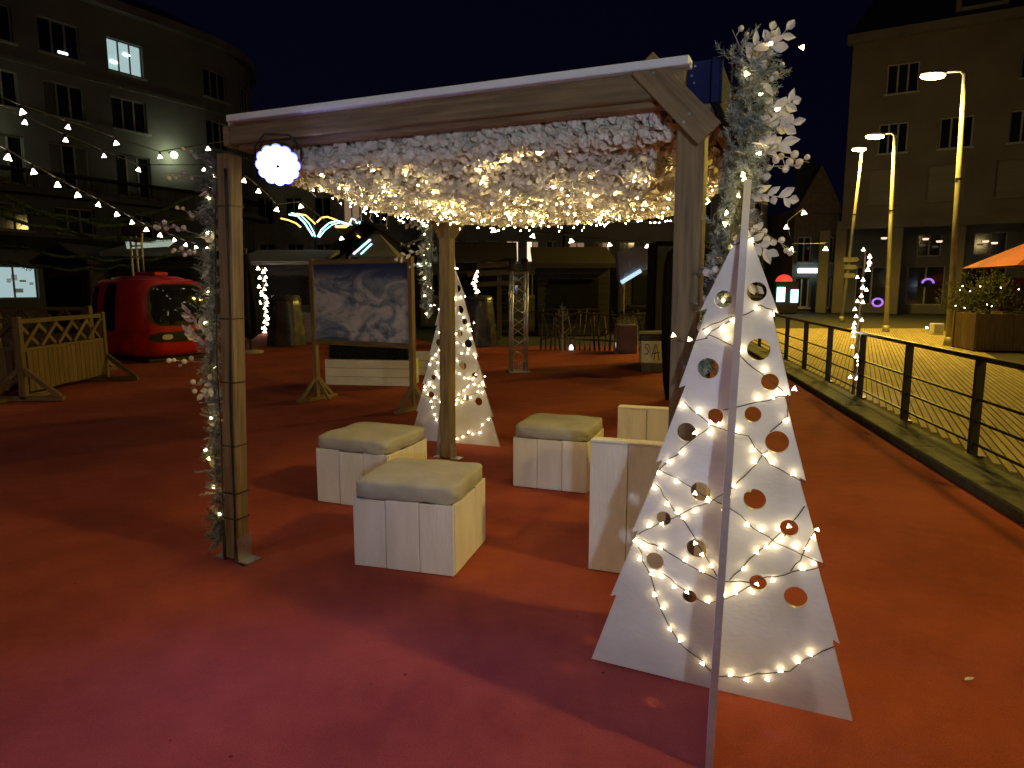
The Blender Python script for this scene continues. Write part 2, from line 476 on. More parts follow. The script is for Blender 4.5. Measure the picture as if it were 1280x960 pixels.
# ================================================================== PAVILION
PA = -math.atan2(0.3934, 0.9194)
PO = Vector((-1.686, 3.986, 0))
PM = Matrix.Translation(PO) @ Matrix.Rotation(PA, 4, 'Z')
def pw(x, y, z): return PM @ Vector((x, y, z))
WX, WY = 2.66, 2.70
pav_ = thing('pavilion', 'square open timber pavilion with white roof edge standing on the red carpet', 'pavilion', PO, PA)
posts = {}
for key, (x, y, lx, ly) in {'fl': (0, 0, 0.115, 0), 'fr': (WX, 0, -0.01, 0), 'bl': (0, WY, 0.02, 0), 'br': (WX, WY, 0, 0)}.items():
    pw2 = .098 if key == 'fl' else .115
    p = board('post', (x, y, 0.012), (x + lx, y + ly, 2.385), pw2, pw2, M['wood'], pav_, b=0.008)
    posts[key] = p
    mb = MB()
    for s in (-1, 1):
        mb.box((x + s * 0.0615, y, 0.075), (0.006, 0.11, 0.15))
        mb.box((x + s * 0.10, y, 0.006), (0.08, 0.11, 0.008))
        mb.cyl((x + s * 0.066, y, 0.10), (x + s * 0.074, y, 0.10), 0.011, n=6)
    mb.build('post_bracket', M['steel'], pav_)
# perimeter boards, roof edge and roof deck
board('front_fascia', (0.235, -0.085, 2.463), (2.63, -0.085, 2.463), 0.045, 0.105, M['wood'], pav_)
board('front_beam', (0.24, -0.02, 2.455), (WX - 0.06, -0.02, 2.455), 0.07, 0.13, M['wood'], pav_)
board('rear_fascia', (0.0, WY + 0.085, 2.468), (WX, WY + 0.085, 2.468), 0.045, 0.105, M['wood'], pav_)
board('side_fascia', (0.205, -0.105, 2.455), (0.03, WY + 0.06, 2.455), 0.045, 0.105, M['wood'], pav_)
board('side_fascia', (WX + 0.02, 0.06, 2.455), (WX + 0.02, WY - 0.06, 2.455), 0.045, 0.13, M['wood'], pav_)
o = board('navy_side_board', (WX + 0.085, -0.10, 2.46), (WX + 0.085, 1.5, 2.46), 0.03, 0.17, M['navy'], pav_)
o = MB().box((2.70, -0.055, 2.462), (0.135, 0.03, 0.165), b=0.003).build('navy_end_board', M['navy'], pav_)
for (x, z) in ((2.662, 2.525), (2.650, 2.490), (2.660, 2.462)):
    MB().cyl((x, -0.0705, z), (x, -0.0745, z), 0.0045, n=8).build('screw_head', M['steel'], o)
for n_, p0, p1 in (('roof_edge', (0.255, -0.100, 2.532), (2.65, -0.100, 2.532)), ('roof_edge', (-0.11, WY + 0.105, 2.538), (WX + .1, WY + 0.105, 2.538))):
    board(n_, p0, p1, 0.10, 0.034, M['strip'], pav_)
board('roof_edge', (0.20, -0.05, 2.538), (0.0, WY + 0.05, 2.538), 0.06, 0.034, M['strip'], pav_)
for i in range(6):
    x = 0.26 + i * 0.455
    board('joist', (x, 0.03, 2.47), (x, WY - 0.03, 2.47), 0.045, 0.09, M['wood'], pav_)
MB().box((WX / 2 + .11, WY / 2 + .03, 2.53), (WX - 0.19, WY + 0.06, 0.018)).build('roof_deck', M['wood_dark'], pav_)
# corner knee boards; the near one is a broad plank screwed on the outside
def brace(p0, p1, w, t, roll=0): return board('corner_brace', p0, p1, w, t, M['wood'], pav_, roll)
bA = brace((2.46, -0.122, 2.545), (2.735, -0.122, 2.250), 0.026, 0.115)
for (x, z) in ((2.51, 2.50), (2.655, 2.33), (2.635, 2.30)):
    MB().cyl((x, -0.1352, z), (x, -0.139, z), 0.006, n=8).build('screw_head', M['steel'], pav_)
MB().box((WX + 0.006, -0.0, 2.366), (0.12, 0.12, 0.03)).build('post_cap', M['wood'], pav_)
brace((0.07, WY, 2.12), (0.28, WY, 2.36), 0.05, 0.07)
brace((0.0, WY - 0.07, 2.12), (0.0, WY - 0.28, 2.36), 0.05, 0.07)
# black ties and the cable on the front left post
for z in (2.10, 1.47, 1.10, 0.72, 0.43, 0.27):
    x = 0.115 * z / 2.385
    MB().box((x, 0, z), (0.104, 0.104, 0.007)).build('strap', M['cable'], pav_)
cab = [(0.035 + 0.115 * z / 2.4 + 0.008 * math.sin(z * 5), -0.057, z) for z in [2.3 - 0.1 * i for i in range(23)]] + [(0.07, -0.085, 0.02), (0.13, -0.08, 0.008)]
MB().tube(cab, 0.007).build('cable', M['cable'], pav_, smooth=True)

# ================================================================== PETAL CANOPY
can = thing('petal_canopy', 'sagging ceiling of ruffled white paper petals and fairy lights under the pavilion roof', 'canopy', PO, PA)
CX, CY, AX, AY = 1.36, 1.36, 1.245, 1.27
def dome(x, y):
    u, v = abs((x - CX) / AX), abs((y - CY) / AY)
    r = (u ** 4 + v ** 4) ** 0.25
    return 2.40 - 0.25 * max(0.0, 1 - r ** 6) + 0.02 * math.sin(x * 5.1 + y * 2.3) * (1 - r)
mb = MB(); n = 26
vs, fs = [], []
for i in range(n + 1):
    for j in range(n + 1):
        x, y = CX + AX * (2 * i / n - 1) * 0.985, CY + AY * (2 * j / n - 1) * 0.985
        u, v = (x - CX) / AX, (y - CY) / AY
        m_ = max(abs(u), abs(v), 1e-6); r4 = (u ** 4 + v ** 4) ** 0.25
        k = m_ / r4 if r4 > 0 else 1
        x, y = CX + AX * u * k, CY + AY * v * k
        vs.append((x, y, dome(x, y) + 0.035))
for i in range(n):
    for j in range(n):
        a = i * (n + 1) + j
        fs.append((a, a + n + 1, a + n + 2, a + 1))
mb.add(vs, fs).build('backing_net', M['net'], can, smooth=True)
rnd = random.Random(3)
mb = MB()
def petal(mb, c, nrm, size, rnd):
    """curled, folded paper petal"""
    d = (Vector((rnd.gauss(0, 1), rnd.gauss(0, 1), rnd.gauss(0, 1))) * 0.75 + nrm)
    q = d.normalized().to_track_quat('Z', 'Y').to_matrix() @ Matrix.Rotation(rnd.uniform(0, 6.28), 3, 'Z')
    w, l, cu = size * rnd.uniform(.45, .8), size * rnd.uniform(.8, 1.3), rnd.uniform(.15, .6) * size
    P = [(-w * .35, -l * .5, cu * .3), (w * .35, -l * .5, cu * .3), (-w, 0, cu), (0, 0, 0), (w, 0, cu * rnd.uniform(.2, 1)), (-w * .5, l * .6, cu * 1.2), (0, l * .75, cu * .6), (w * .5, l * .6, cu)]
    mb.add([c + q @ Vector(p) for p in P], [(0, 1, 3), (0, 3, 2), (1, 4, 3), (2, 3, 6, 5), (3, 4, 7, 6)])
cnt = 0
while cnt < 17000:
    u, v = rnd.uniform(-1.03, 1.03), rnd.uniform(-1.03, 1.03)
    r = (u ** 4 + v ** 4) ** 0.25
    if r > 1.0: continue
    x, y = CX + AX * u, CY + AY * v
    e_ = 0.02
    nrm = Vector(((dome(x + e_, y) - dome(x - e_, y)) / (2 * e_), (dome(x, y + e_) - dome(x, y - e_)) / (2 * e_), -1)).normalized()
    petal(mb, Vector((x, y, dome(x, y) + rnd.uniform(-0.02, 0.03))), nrm, rnd.uniform(0.019, 0.034), rnd)
    cnt += 1
# fuller frill along the front and side rims
for k in range(4400):
    t_ = rnd.uniform(0, 1)
    side = rnd.random()
    if side < 0.62: x, y, nr = 0.26 + 2.28 * t_, rnd.uniform(0.06, 0.2), Vector((0, -1, -.35))
    elif side < 0.82: x, y, nr = rnd.uniform(0.08, 0.16), 0.35 + 2.0 * t_, Vector((-1, 0, -.35))
    else: x, y, nr = rnd.uniform(2.52, 2.62), 0.25 + 2.2 * t_, Vector((1, 0, -.35))
    petal(mb, Vector((x, y, 2.375 + rnd.uniform(-0.085, 0.055))), nr, rnd.uniform(0.020, 0.036), rnd)
o = mb.build('petals', M['petal'], can); tag(o, kind='stuff')
# fairy lights between the petals
def bulb3(mt, s):  # the star of lens flare is put into the bulb's shape
    """three-lobed bulb shaped like its flare star, open side along +Z"""
    mb = MB()
    vs, fs = [(0, 0, s * 0.55), (0, 0, -s * 0.55)], []
    for i in range(6):
        a = math.pi * i / 3 + math.pi / 2
        r = s if i % 2 == 0 else s * 0.5
        vs.append((r * math.cos(a), r * math.sin(a), 0))
    for i in range(6):
        j = (i + 1) % 6
        fs += [(0, 2 + i, 2 + j), (1, 2 + j, 2 + i)]
    return mb.add(vs, fs).mesh('bulb', mt)
B_CAN = bulb3(M['b_can'], 0.0062)
for k in range(285):
    while True:
        u, v = rnd.uniform(-.97, .97), rnd.uniform(-.97, .97)
        if (u ** 4 + v ** 4) ** 0.25 < .97: break
    x, y = CX + AX * u, CY + AY * v
    link('bulb', B_CAN, can, Matrix.Translation((x, y, dome(x, y) - rnd.uniform(0.025, 0.08))) @ Euler((rnd.uniform(0, 3), rnd.uniform(0, 3), 0)).to_matrix().to_4x4())
# loose threads drooping from the left rim
for k in range(9):
    y = 0.5 + k * 0.22; x = 0.12 + rnd.uniform(-.03, .05); l = rnd.uniform(0.08, 0.26)
    MB().tube([(x, y, 2.38), (x + .01, y + .01, 2.38 - l * .5), (x - .015, y + rnd.uniform(-.03, .03), 2.38 - l), (x - .03, y + .05, 2.36 - l)], 0.003, n=5).build('thread', M['leafw'], can)

# ================================================================== BLUE-WHITE PAR LAMP
def par_lamp(label, loc, target, power, colr=(0.055, 0.03, 1.0), cone=120):
    loc, target = Vector(loc), Vector(target)
    th = thing('stage_lamp', label, 'lamp', loc, 0)
    q = (target - loc).to_track_quat('Z', 'Y').to_matrix().to_4x4()
    MB().lathe([(0.0, -0.13), (0.06, -0.13), (0.085, -0.10), (0.104, -0.03), (0.108, -0.004), (0.10, -0.002), (0, 0)], 24, q).build('housing', M['black'], th, smooth=True)
    mb = MB()
    for i in range(12):
        a = 2 * math.pi * i / 12
        mb.lathe([(0.0, 0.018), (0.016, 0.016), (0.025, 0.008), (0.0255, 0.002)], 10, q @ Matrix.Translation((0.078 * math.cos(a), 0.078 * math.sin(a), 0)))
    for i in range(6):
        a = 2 * math.pi * i / 6 + .26
        mb.lathe([(0.0, 0.018), (0.016, 0.016), (0.025, 0.008), (0.0255, 0.002)], 10, q @ Matrix.Translation((0.04 * math.cos(a), 0.04 * math.sin(a), 0)))
    mb.lathe([(0.086, .004), (0, .004)], 24, q)
    mb.build('lens_cluster', M['b_par'], th, smooth=True)
    mb = MB()
    for i in range(12):
        a = 2 * math.pi * i / 12
        mb.lathe([(0.0, .003), (0.031, .003), (0.0315, -.004)], 12, q @ Matrix.Translation((0.08 * math.cos(a), 0.08 * math.sin(a), 0)))
    mb.build('lens_halo', M['b_parhalo'], th, smooth=True)  # glowing discs added behind the lenses as a blue halo
    MB().lathe([(0, 0.02), (0.010, 0.018), (0.011, 0.0)], 10, q).build('centre_screw', M['black'], th)
    mb = MB()
    pts = [q @ Vector(p) for p in [(-0.112, 0, -0.06), (-0.114, 0.06, -0.08), (-0.06, 0.125, -0.09), (0.06, 0.125, -0.09), (0.114, 0.06, -0.08), (0.112, 0, -0.06)]]
    mb.tube(pts, 0.006, 6)
    mb.build('yoke', M['black'], th, smooth=True)
    d = (target - loc).normalized()
    spot('lamp_light', th, d * 0.05, d * 3, power, colr, 0.09, cone, 0.8)
    return th
par_lamp('round blue-white stage lamp glowing under the left end of the front beam', pw(0.60, -0.16, 2.268), (-0.55, 0.6, 0.3), P_PAR)
l2 = par_lamp('cool white stage lamp on a low stand behind the photographer', (0.34, -2.2, 1.85), (0.75, 5.2, 1.95), 240, (0.72, 0.84, 1.0), 56)
MB().cyl((0.0, -.16, -1.85), (0.0, -.16, .22), .03, n=10).box((0, -.16, -1.82), (.5, .5, .05)).build('stand', M['black'], l2)
MB().cyl((0, -.16, .165), (0, 0, .165), .012, n=8).build('clamp', M['black'], l2)

# ================================================================== FLAT WHITE CHRISTMAS TREES
def outline(hw0, H, tiers, top=None):
    """half widths at tier tips from the bottom up, stepped profile"""
    right = []
    z = 0
    for i, (tip, notch, zz) in enumerate(tiers):
        right.append((tip, zz))
        if i + 1 < len(tiers): pass
    return right
TZ = [0.0, 0.312, 0.616, 0.932, 1.248, 1.556]
TW = [0.524, 0.450, 0.369, 0.284, 0.208, 0.142]
def tree_poly(H, apex):
    pts = []
    for i in range(6):
        pts.append((TW[i], TZ[i]))
        nz = TZ[i + 1] if i < 5 else H
        nw = (TW[i + 1] - 0.026) if i < 5 else apex
        pts.append((nw, nz + (0.012 if i < 5 else 0)))
    return pts + [(-x, z) for x, z in reversed(pts)]
HOLES = [(0.096, 1.635, .036), (0.113, 1.418, .042), (0.159, 1.298, .032), (0.104, 1.167, .031), (0.196, 1.069, .043), (0.126, 0.832, .042), (0.256, 0.737, .034), (0.154, 0.494, .033), (0.294, 0.464, .043), (-0.024, 1.604, .033), (-0.070, 1.333, .041), (-0.035, 1.147, .030), (-0.144, 1.070, .039), (-0.081, 0.832, .040), (-0.225, 0.697, .031), (-0.088, 0.591, .041), (-0.256, 0.507, .037), (-0.109, 0.379, .030)]
HOLES = [(x - 0.028 * z / 1.25, z, r) for x, z, r in HOLES]
def cut_board(name, poly, holes, th):
    """flat board with real round holes, via a filled 2D curve"""
    cu = bpy.data.curves.new(name, 'CURVE')
    cu.dimensions = '2D'; cu.fill_mode = 'BOTH'; cu.extrude = th / 2; cu.bevel_depth = 0
    def sp(pts):
        s = cu.splines.new('POLY'); s.points.add(len(pts) - 1); s.use_cyclic_u = True
        for p, q in zip(s.points, pts): p.co = (q[0], q[1], 0, 1)
    sp(poly)
    for x, z, r in holes:
        sp([(x + r * math.cos(a * math.pi / 14), z + r * math.sin(a * math.pi / 14)) for a in range(28)])
    ob = bpy.data.objects.new(name, cu); col.objects.link(ob)
    dg = bpy.context.evaluated_depsgraph_get()
    me = bpy.data.meshes.new_from_object(ob.evaluated_get(dg))
    bpy.data.objects.remove(ob); bpy.data.curves.remove(cu)
    me.materials.clear(); me.materials.append(M['ply'])
    me.name = name
    return me
XZ = Matrix.Rotation(math.pi / 2, 4, 'X')      # curve XY -> local XZ
FRONT = cut_board('front_board', tree_poly(1.885, 0.004), HOLES, 0.018)
FIN = cut_board('cross_board', tree_poly(2.045, 0.013), [(.2, .2, .04), (-.2, .2, .04), (.12, .5, .035), (-.14, .46, .04), (-.1, .85, .035), (.09, .8, .03)], 0.026)
WIRES = [[(945, 292), (930, 300), (916, 307)], [(968, 388), (951, 381), (934, 393), (912, 398), (890, 406), (878, 412)], [(846, 424), (864, 427), (887, 424)], [(920, 396), (900, 408), (883, 420)],
 [(887, 418), (916, 432), (934, 451), (952, 465), (982, 491)], [(985, 496), (941, 502), (905, 513)], [(856, 502), (876, 520), (890, 531), (934, 544), (945, 556), (963, 579), (1005, 600)],
 [(887, 533), (854, 558), (826, 585)], [(961, 562), (932, 593), (909, 614), (888, 625), (842, 645), (797, 666)], [(824, 585), (855, 602), (880, 618), (917, 635), (951, 664), (980, 681), (1030, 704)],
 [(820, 602), (863, 660), (884, 697), (903, 725)], [(795, 668), (830, 685), (867, 706), (901, 725), (938, 725), (980, 716), (1030, 704)],
 [(799, 681), (817, 727), (830, 768), (851, 802), (876, 822), (888, 835), (901, 843), (938, 842), (988, 836), (1017, 816), (1042, 806)], [(830, 714), (855, 735), (884, 752), (909, 747), (930, 735), (951, 718)],
 [(976, 664), (938, 697), (913, 722)], [(1022, 656), (1001, 697), (988, 710)], [(980, 668), (1005, 631)], [(991, 487), (983, 505), (985, 520), (963, 538)]]
tA = math.atan2(2.410 - 2.836, 1.315 - 0.358)
tC = Vector((0.8365, 2.623, 0.0))
tu = Vector((math.cos(tA), math.sin(tA), 0)); tn = Vector((tu.y, -tu.x, 0))
def on_panel(px, py):
    d = ray(px, py)
    k = (tn.dot(tC)) / (tn.x * d.x + tn.y * d.y)
    p = CAM + d * k
    return ((p - tC).dot(tu), p.z)
WL = [[on_panel(*p) for p in w] for w in WIRES]
B_TREE = bulb3(M['b_tree'], 0.0112)
def flat_tree(label, loc, rz, fin_rz, lean, seed):
    th = thing('flat_christmas_tree', label, 'tree', loc, rz, 'flat white board trees')
    rr = random.Random(seed)
    lm = Matrix.Rotation(lean, 4, 'Y')
    link('front_board', FRONT, th, lm @ XZ)
    link('cross_board', FIN, th, lm @ Matrix.Rotation(fin_rz, 4, 'Z') @ XZ)
    for w in WL:
        # resample and let it sway a little
        pts = []
        for (a0, z0), (a1, z1) in zip(w[:-1], w[1:]):
            nn = max(2, int(math.hypot(a1 - a0, z1 - z0) / 0.03))
            for i in range(nn): pts.append((a0 + (a1 - a0) * i / nn, z0 + (z1 - z0) * i / nn))
        pts.append(w[-1])
        P3 = [Vector((x + rr.gauss(0, .0025), -0.016 - rr.uniform(0, .006), z + rr.gauss(0, .003))) for x, z in pts]
        MB().tube(P3, 0.0021, n=5).build('fairy_wire', M['wire'], th)
        d = 0.02
        for p, q in zip(P3[:-1], P3[1:]):
            d -= (q - p).length
            if d < 0:
                d = rr.uniform(0.036, 0.075)
                side = rr.choice((-1, 1))
                off = Vector((rr.uniform(-.012, .012), -0.008, side * rr.uniform(.008, .02)))
                link('bulb', B_TREE, th, Matrix.Translation(p + off) @ Matrix.Rotation(math.pi / 2, 4, 'X') @ Matrix.Rotation(rr.uniform(-.5, .5), 4, 'Z') @ Matrix.Rotation(rr.uniform(-.5, .5), 4, 'X'))
    return th
camdir = math.atan2(-tC.y, -tC.x - 0.0)
flat_tree('large white slotted board tree with round holes and fairy lights in the foreground', tC, tA, (camdir - 0.004) - tA, R(1.2), 5)
flat_tree('white slotted board tree with holes behind the rear timber post', (-0.615, 7.13, 0), math.atan2(-.36, .98), math.pi / 2 + .1, 0, 9)

# ================================================================== STOOLS AND CHAIRS
def cushion_mesh(sx, sy, sz, seed):
    """soft box seat pad with rounded edges, sagging skirt and uneven top"""
    rr = random.Random(seed)
    n = 14
    mb = MB(); vs = []; fs = []
    def pt(u, v, w):
        e = 9.0
        k = (abs(u) ** e + abs(v) ** e + abs(w) ** e) ** (1 / e)
        p = Vector((u / k, v / k, w / k)) if k > 0 else Vector()
        bul = 1 + 0.022 * (1 - abs(p.z))
        z = p.z * sz / 2
        if p.z > 0.3: z += 0.005 * math.cos(p.x * 1.4) * math.cos(p.y * 1.4) + 0.004 * math.sin(7 * p.x + seed) * math.sin(6 * p.y + 2 * seed)
        if p.z < 0: z += 0.006 * math.sin(9 * p.x + seed) * math.sin(8 * p.y)
        return (p.x * sx / 2 * bul + 0.003 * math.sin(13 * p.y + 5 * p.z), p.y * sy / 2 * bul + 0.003 * math.sin(11 * p.x + 4 * p.z), z)
    for ax in range(3):
        for sg in (-1, 1):
            o = len(vs)
            for i in range(n + 1):
                for j in range(n + 1):
                    a, b2 = math.sin((i / n - .5) * math.pi) , math.sin((j / n - .5) * math.pi)
                    c = [0, 0, 0]; c[ax] = sg; c[(ax + 1) % 3] = a; c[(ax + 2) % 3] = b2
                    vs.append(pt(*c))
            for i in range(n):
                for j in range(n):
                    q = (o + i * (n + 1) + j, o + (i + 1) * (n + 1) + j, o + (i + 1) * (n + 1) + j + 1, o + i * (n + 1) + j + 1)
                    fs.append(q if sg > 0 else q[::-1])
    me = mb.add(vs, fs).mesh('cushion', M['cushion'], smooth=True)
    bm = bmesh.new(); bm.from_mesh(me); bmesh.ops.remove_doubles(bm, verts=bm.verts, dist=0.0005); bm.to_mesh(me); bm.free()
    return me
def plank_face(th, x0, x1, y, h, z0, rz, n, rr, thick=0.018, M0=None):
    w = (x1 - x0) / n
    for i in range(n):
        xa = x0 + i * w
        dh = rr.uniform(-0.006, 0.004)
        p0 = Vector((xa + w / 2, y + rr.uniform(-.0015, .0015), z0)); p1 = Vector((xa + w / 2, p0.y, z0 + h + dh))
        o = board('plank', p0, p1, round(w - 0.005, 4), thick, M['white'], th, b=0.002)
        q = Matrix.Rotation(rz, 4, 'Z')
        d = (p1 - p0).to_track_quat('X', 'Z').to_matrix().to_4x4()
        # planks stand upright: X up, width across the face
        base = Matrix(((0, 1, 0), (0, 0, 1), (1, 0, 0))).to_4x4()
        o.matrix_local = (M0 or Matrix()) @ q @ Matrix.Translation((p0 + p1) / 2) @ base
def stool(label, p_left, p_right, depth, seed, wob=0.0):
    p_left, p_right = Vector(p_left), Vector(p_right)
    d = p_right - p_left; w = d.length
    rz = math.atan2(d.y, d.x)
    th = thing('stool', label, 'stool', p_left, rz, 'white plank stools with cushions')
    rr = random.Random(seed)
    h = 0.415
    plank_face(th, 0, w, 0.009, h, 0.006, 0, 3, rr)
    plank_face(th, 0, w, depth - 0.009, h, 0.006, 0, 3, rr)
    for x in (0.009, w - 0.009):
        plank_face(th, 0.02, depth - 0.02, -x, h, 0.006, math.pi / 2, 3, rr)
    MB().box((w / 2, depth / 2, 0.20), (w - 0.04, depth - 0.04, 0.385)).build('inner_box', M['white'], th)
    link('cushion', cushion_mesh(w - 0.0, depth - 0.0, 0.115, seed), th, Matrix.Translation((w / 2, depth / 2, 0.472)) @ Matrix.Rotation(wob, 4, 'Z'))
    return th
def dirp(p, ang, l): return Vector((p[0] + math.cos(R(ang)) * l, p[1] + math.sin(R(ang)) * l, 0))
p = G(443, 707); stool('nearest white plank stool with a sage cushion', p, dirp(p, -15.5, .635), .60, 1, 0.03)
p = G(397, 627); stool('white plank stool with a sage cushion, left and behind the nearest stool', p, dirp(p, -21, .635), .62, 2, -0.02)
p = G(641, 608); stool('white plank stool with a sage cushion standing between the rear post and the chairs', p, dirp(p, -20, .635), .60, 3, 0.02)
def chair(label, p_left, ang, w, seed):
    th = thing('plank_chair', label, 'chair', p_left, R(ang), 'white plank chairs')
    rr = random.Random(seed)
    plank_face(th, 0, w, 0.009, 0.765, 0.006, 0, 3, rr)
    plank_face(th, 0, w, 0.075, 0.765, 0.006, 0, 3, rr)
    board('top_cap', (0.002, 0.042, 0.778), (w - 0.002, 0.042, 0.778), 0.088, 0.018, M['white'], th)
    for x in (0.006, w - 0.006):
        board('edge_strip', (x, 0.042, 0.01), (x, 0.042, 0.766), 0.046, 0.012, M['white'], th).matrix_local = Matrix.Translation((x, 0.042, 0.388)) @ Matrix(((0, 0, 1), (0, 1, 0), (1, 0, 0))).to_4x4()
    for x in (0.010, w - 0.010):
        plank_face(th, 0.09, 0.60, -x, 0.36, 0.006, math.pi / 2, 3, rr)
    plank_face(th, 0.02, w - .02, 0.60, 0.36, 0.006, 0, 3, rr)
    link('cushion', cushion_mesh(w - .02, 0.50, 0.10, seed), th, Matrix.Translation((w / 2, 0.345, 0.42)))
    return th
p = G(735, 712); chair('near white plank chair seen from behind, half hidden by the large tree', p, -21, 0.66, 4)
p = G(772, 508, .785); p.z = 0; chair('far white plank chair showing only its backrest above the near chair', p, -19, 0.64, 6)

# ================================================================== FROSTED GARLANDS
def leaf_quad(mb, base, d, side, l, w, up, droop=None):
    """pointed leaf blade folded along the midrib, bending towards its tip"""
    d, side, up = d.normalized(), side.normalized(), up.normalized()
    k = random.uniform(-.30, .12) if droop is None else droop
    tw = random.uniform(-.5, .5)
    def rib(t): return base + d * l * t + up * l * k * t * t
    vs = [base]
    for t, ww in ((.28, .8), (.55, 1.0), (.80, .55)):
        sd = (side + up * tw * t).normalized()
        c = rib(t)
        vs += [c + sd * w * ww + up * w * .35, c, c - sd * w * ww + up * w * .35]
    vs.append(rib(1.0))
    mb.add(vs, [(0, 1, 2), (0, 2, 3), (1, 4, 5, 2), (2, 5, 6, 3), (4, 7, 8, 5), (5, 8, 9, 6), (7, 10, 8), (8, 10, 9)])
def fir_sprig(mb, base, d, l, rr, nl=0.028, k=34, w=0.0022):
    d = d.normalized()
    s = d.orthogonal().normalized(); u = d.cross(s)
    mb.cyl(base, base + d * l, 0.0025, 0.001, n=4, cap=False)
    for i in range(k):
        t = (i + .5) / k
        a = rr.uniform(0, 6.283)
        nd = (s * math.cos(a) + u * math.sin(a)) + d * rr.uniform(.5, 1.1)
        nd.normalize()
        p = base + d * l * t
        ll = nl * rr.uniform(.7, 1.15) * (1 - .35 * t)
        c = nd.cross(d).normalized() * w
        mb.add([p - c, p + c, p + nd * ll + c * .3, p + nd * ll - c * .3], [(0, 1, 2, 3)])
def spray(th, base, d, l, nleaf, rr, ll=0.07, lw=0.016, name='leaf_spray'):
    mb = MB(); d = d.normalized()
    s = d.cross(Vector((0.2, 1, 0.15))).normalized(); u = d.cross(s)
    pts = [base + d * l * t + u * 0.03 * math.sin(t * 2) for t in (0, .33, .66, 1)]
    mb.tube(pts, [.003, .0025, .002, .001], n=5)
    for i in range(nleaf):
        t = .2 + .8 * i / (nleaf - 1)
        sg = 1 if i % 2 else -1
        ld = d * rr.uniform(.5, 1.0) + s * sg * rr.uniform(.4, .95) + u * rr.uniform(-.6, .6)
        if i == nleaf - 1: ld = d
        leaf_quad(mb, base + d * l * t + u * .03 * math.sin(t * 2), ld, ld.cross(u), ll * rr.uniform(.65, 1.3) * (1.1 - .35 * t), lw * rr.uniform(.7, 1.25), u + Vector((rr.uniform(-.4, .4), 0, 0)))
    return mb.build(name, M['leafw'], th)
def berries(th, base, d, l, nb, rr, r=0.013):
    mb = MB(); d = d.normalized()
    s = d.orthogonal().normalized(); u = d.cross(s)
    mb.tube([base, base + d * l * .5 + u * .01, base + d * l], [.0028, .0022, .0015], n=5)
    o = mb.build('berry_stem', M['twig'], th)
    bb = MB()
    for i in range(nb):
        t = .45 + .55 * (i + .5) / nb
        p = base + d * l * t + (s * rr.uniform(-1, 1) + u * rr.uniform(-1, 1)) * .026
        bb.sphere(p, r * rr.uniform(.75, 1.25), 9, 6)
        bb.cyl(base + d * l * (t - .08), p, .0014, n=4, cap=False)
    bb.build('berries', M['berry'], o, smooth=True)
B_GARL = bulb3(M['b_garl'], 0.0125)
def garland(label, path, rad, dens, seed, spr, ber, nb, out, lo=None):
    """path: world points top to bottom, rad(t): thickness, out: outward direction"""
    th = thing('garland', label, 'garland', (path[-1][0], path[-1][1], max(path[-1][2], 0)), 0, 'frosted garlands on the pavilion posts')
    off = Vector(th.location)
    path = [Vector(p) - off for p in path]
    rr = random.Random(seed)
    def P(t):
        k = t * (len(path) - 1); i = min(int(k), len(path) - 2)
        return path[i].lerp(path[i + 1], k - i)
    out = Vector(out).normalized(); side = out.cross(Vector((0, 0, 1))).normalized()
    mb = MB()
    L = sum((b - a).length for a, b in zip(path[:-1], path[1:]))
    MB().tube([P(i / 12) for i in range(13)], 0.004, n=5).build('stem', M['bark'], th)
    for k in range(int(L * dens)):
        t = rr.random(); p = P(t); rd = rad(t)
        d = out * rr.uniform(-.1, 1.2) + side * rr.uniform(-1, 1) + Vector((0, 0, rr.uniform(-1.3, .7)))
        base = p + (out * rr.uniform(0, 1) + side * rr.uniform(-.6, .6)) * rd * .55
        fir_sprig(mb, base, d, rr.uniform(.06, .12), rr)
    tag(mb.build('fir_foliage', M['frost'], th), kind='stuff')
    lm = MB()                                          # eucalyptus-like rounded frosted leaves
    for k in range(int(L * 60)):
        t = rr.random(); p = P(t); rd = rad(t)
        d = out * rr.uniform(.1, 1) + side * rr.uniform(-1, 1) + Vector((0, 0, rr.uniform(-1, .6)))
        b0 = p + (out * rr.uniform(.3, 1) + side * rr.uniform(-.8, .8)) * rd * .8
        leaf_quad(lm, b0, d, d.cross(Vector((rr.random(), rr.random(), 1))), rr.uniform(.04, .075), rr.uniform(.012, .02), Vector((rr.uniform(-1, 1), rr.uniform(-1, 0), rr.uniform(-1, 1))))
    tag(lm.build('frosted_leaves', M['leafw'], th), kind='stuff')
    for (t, d, l, n) in spr:
        d = Vector(d); spray(th, P(t) + out * rad(t) * .4, d, l, n, rr)
    for (t, d, l, n) in ber:
        berries(th, P(t) + out * rad(t) * .3, Vector(d), l, n, rr)
    for k in range(nb):
        t = (k + rr.random()) / nb
        p = P(t) + (out * rr.uniform(.4, 1) + side * rr.uniform(-.7, .7)) * rad(t)
        link('bulb', B_GARL, th, Matrix.Translation(p) @ Euler((rr.uniform(0, 3), rr.uniform(0, 3), 0)).to_matrix().to_4x4())
    return th
px_, py_ = (PM.to_3x3() @ Vector((1, 0, 0))), (PM.to_3x3() @ Vector((0, 1, 0)))
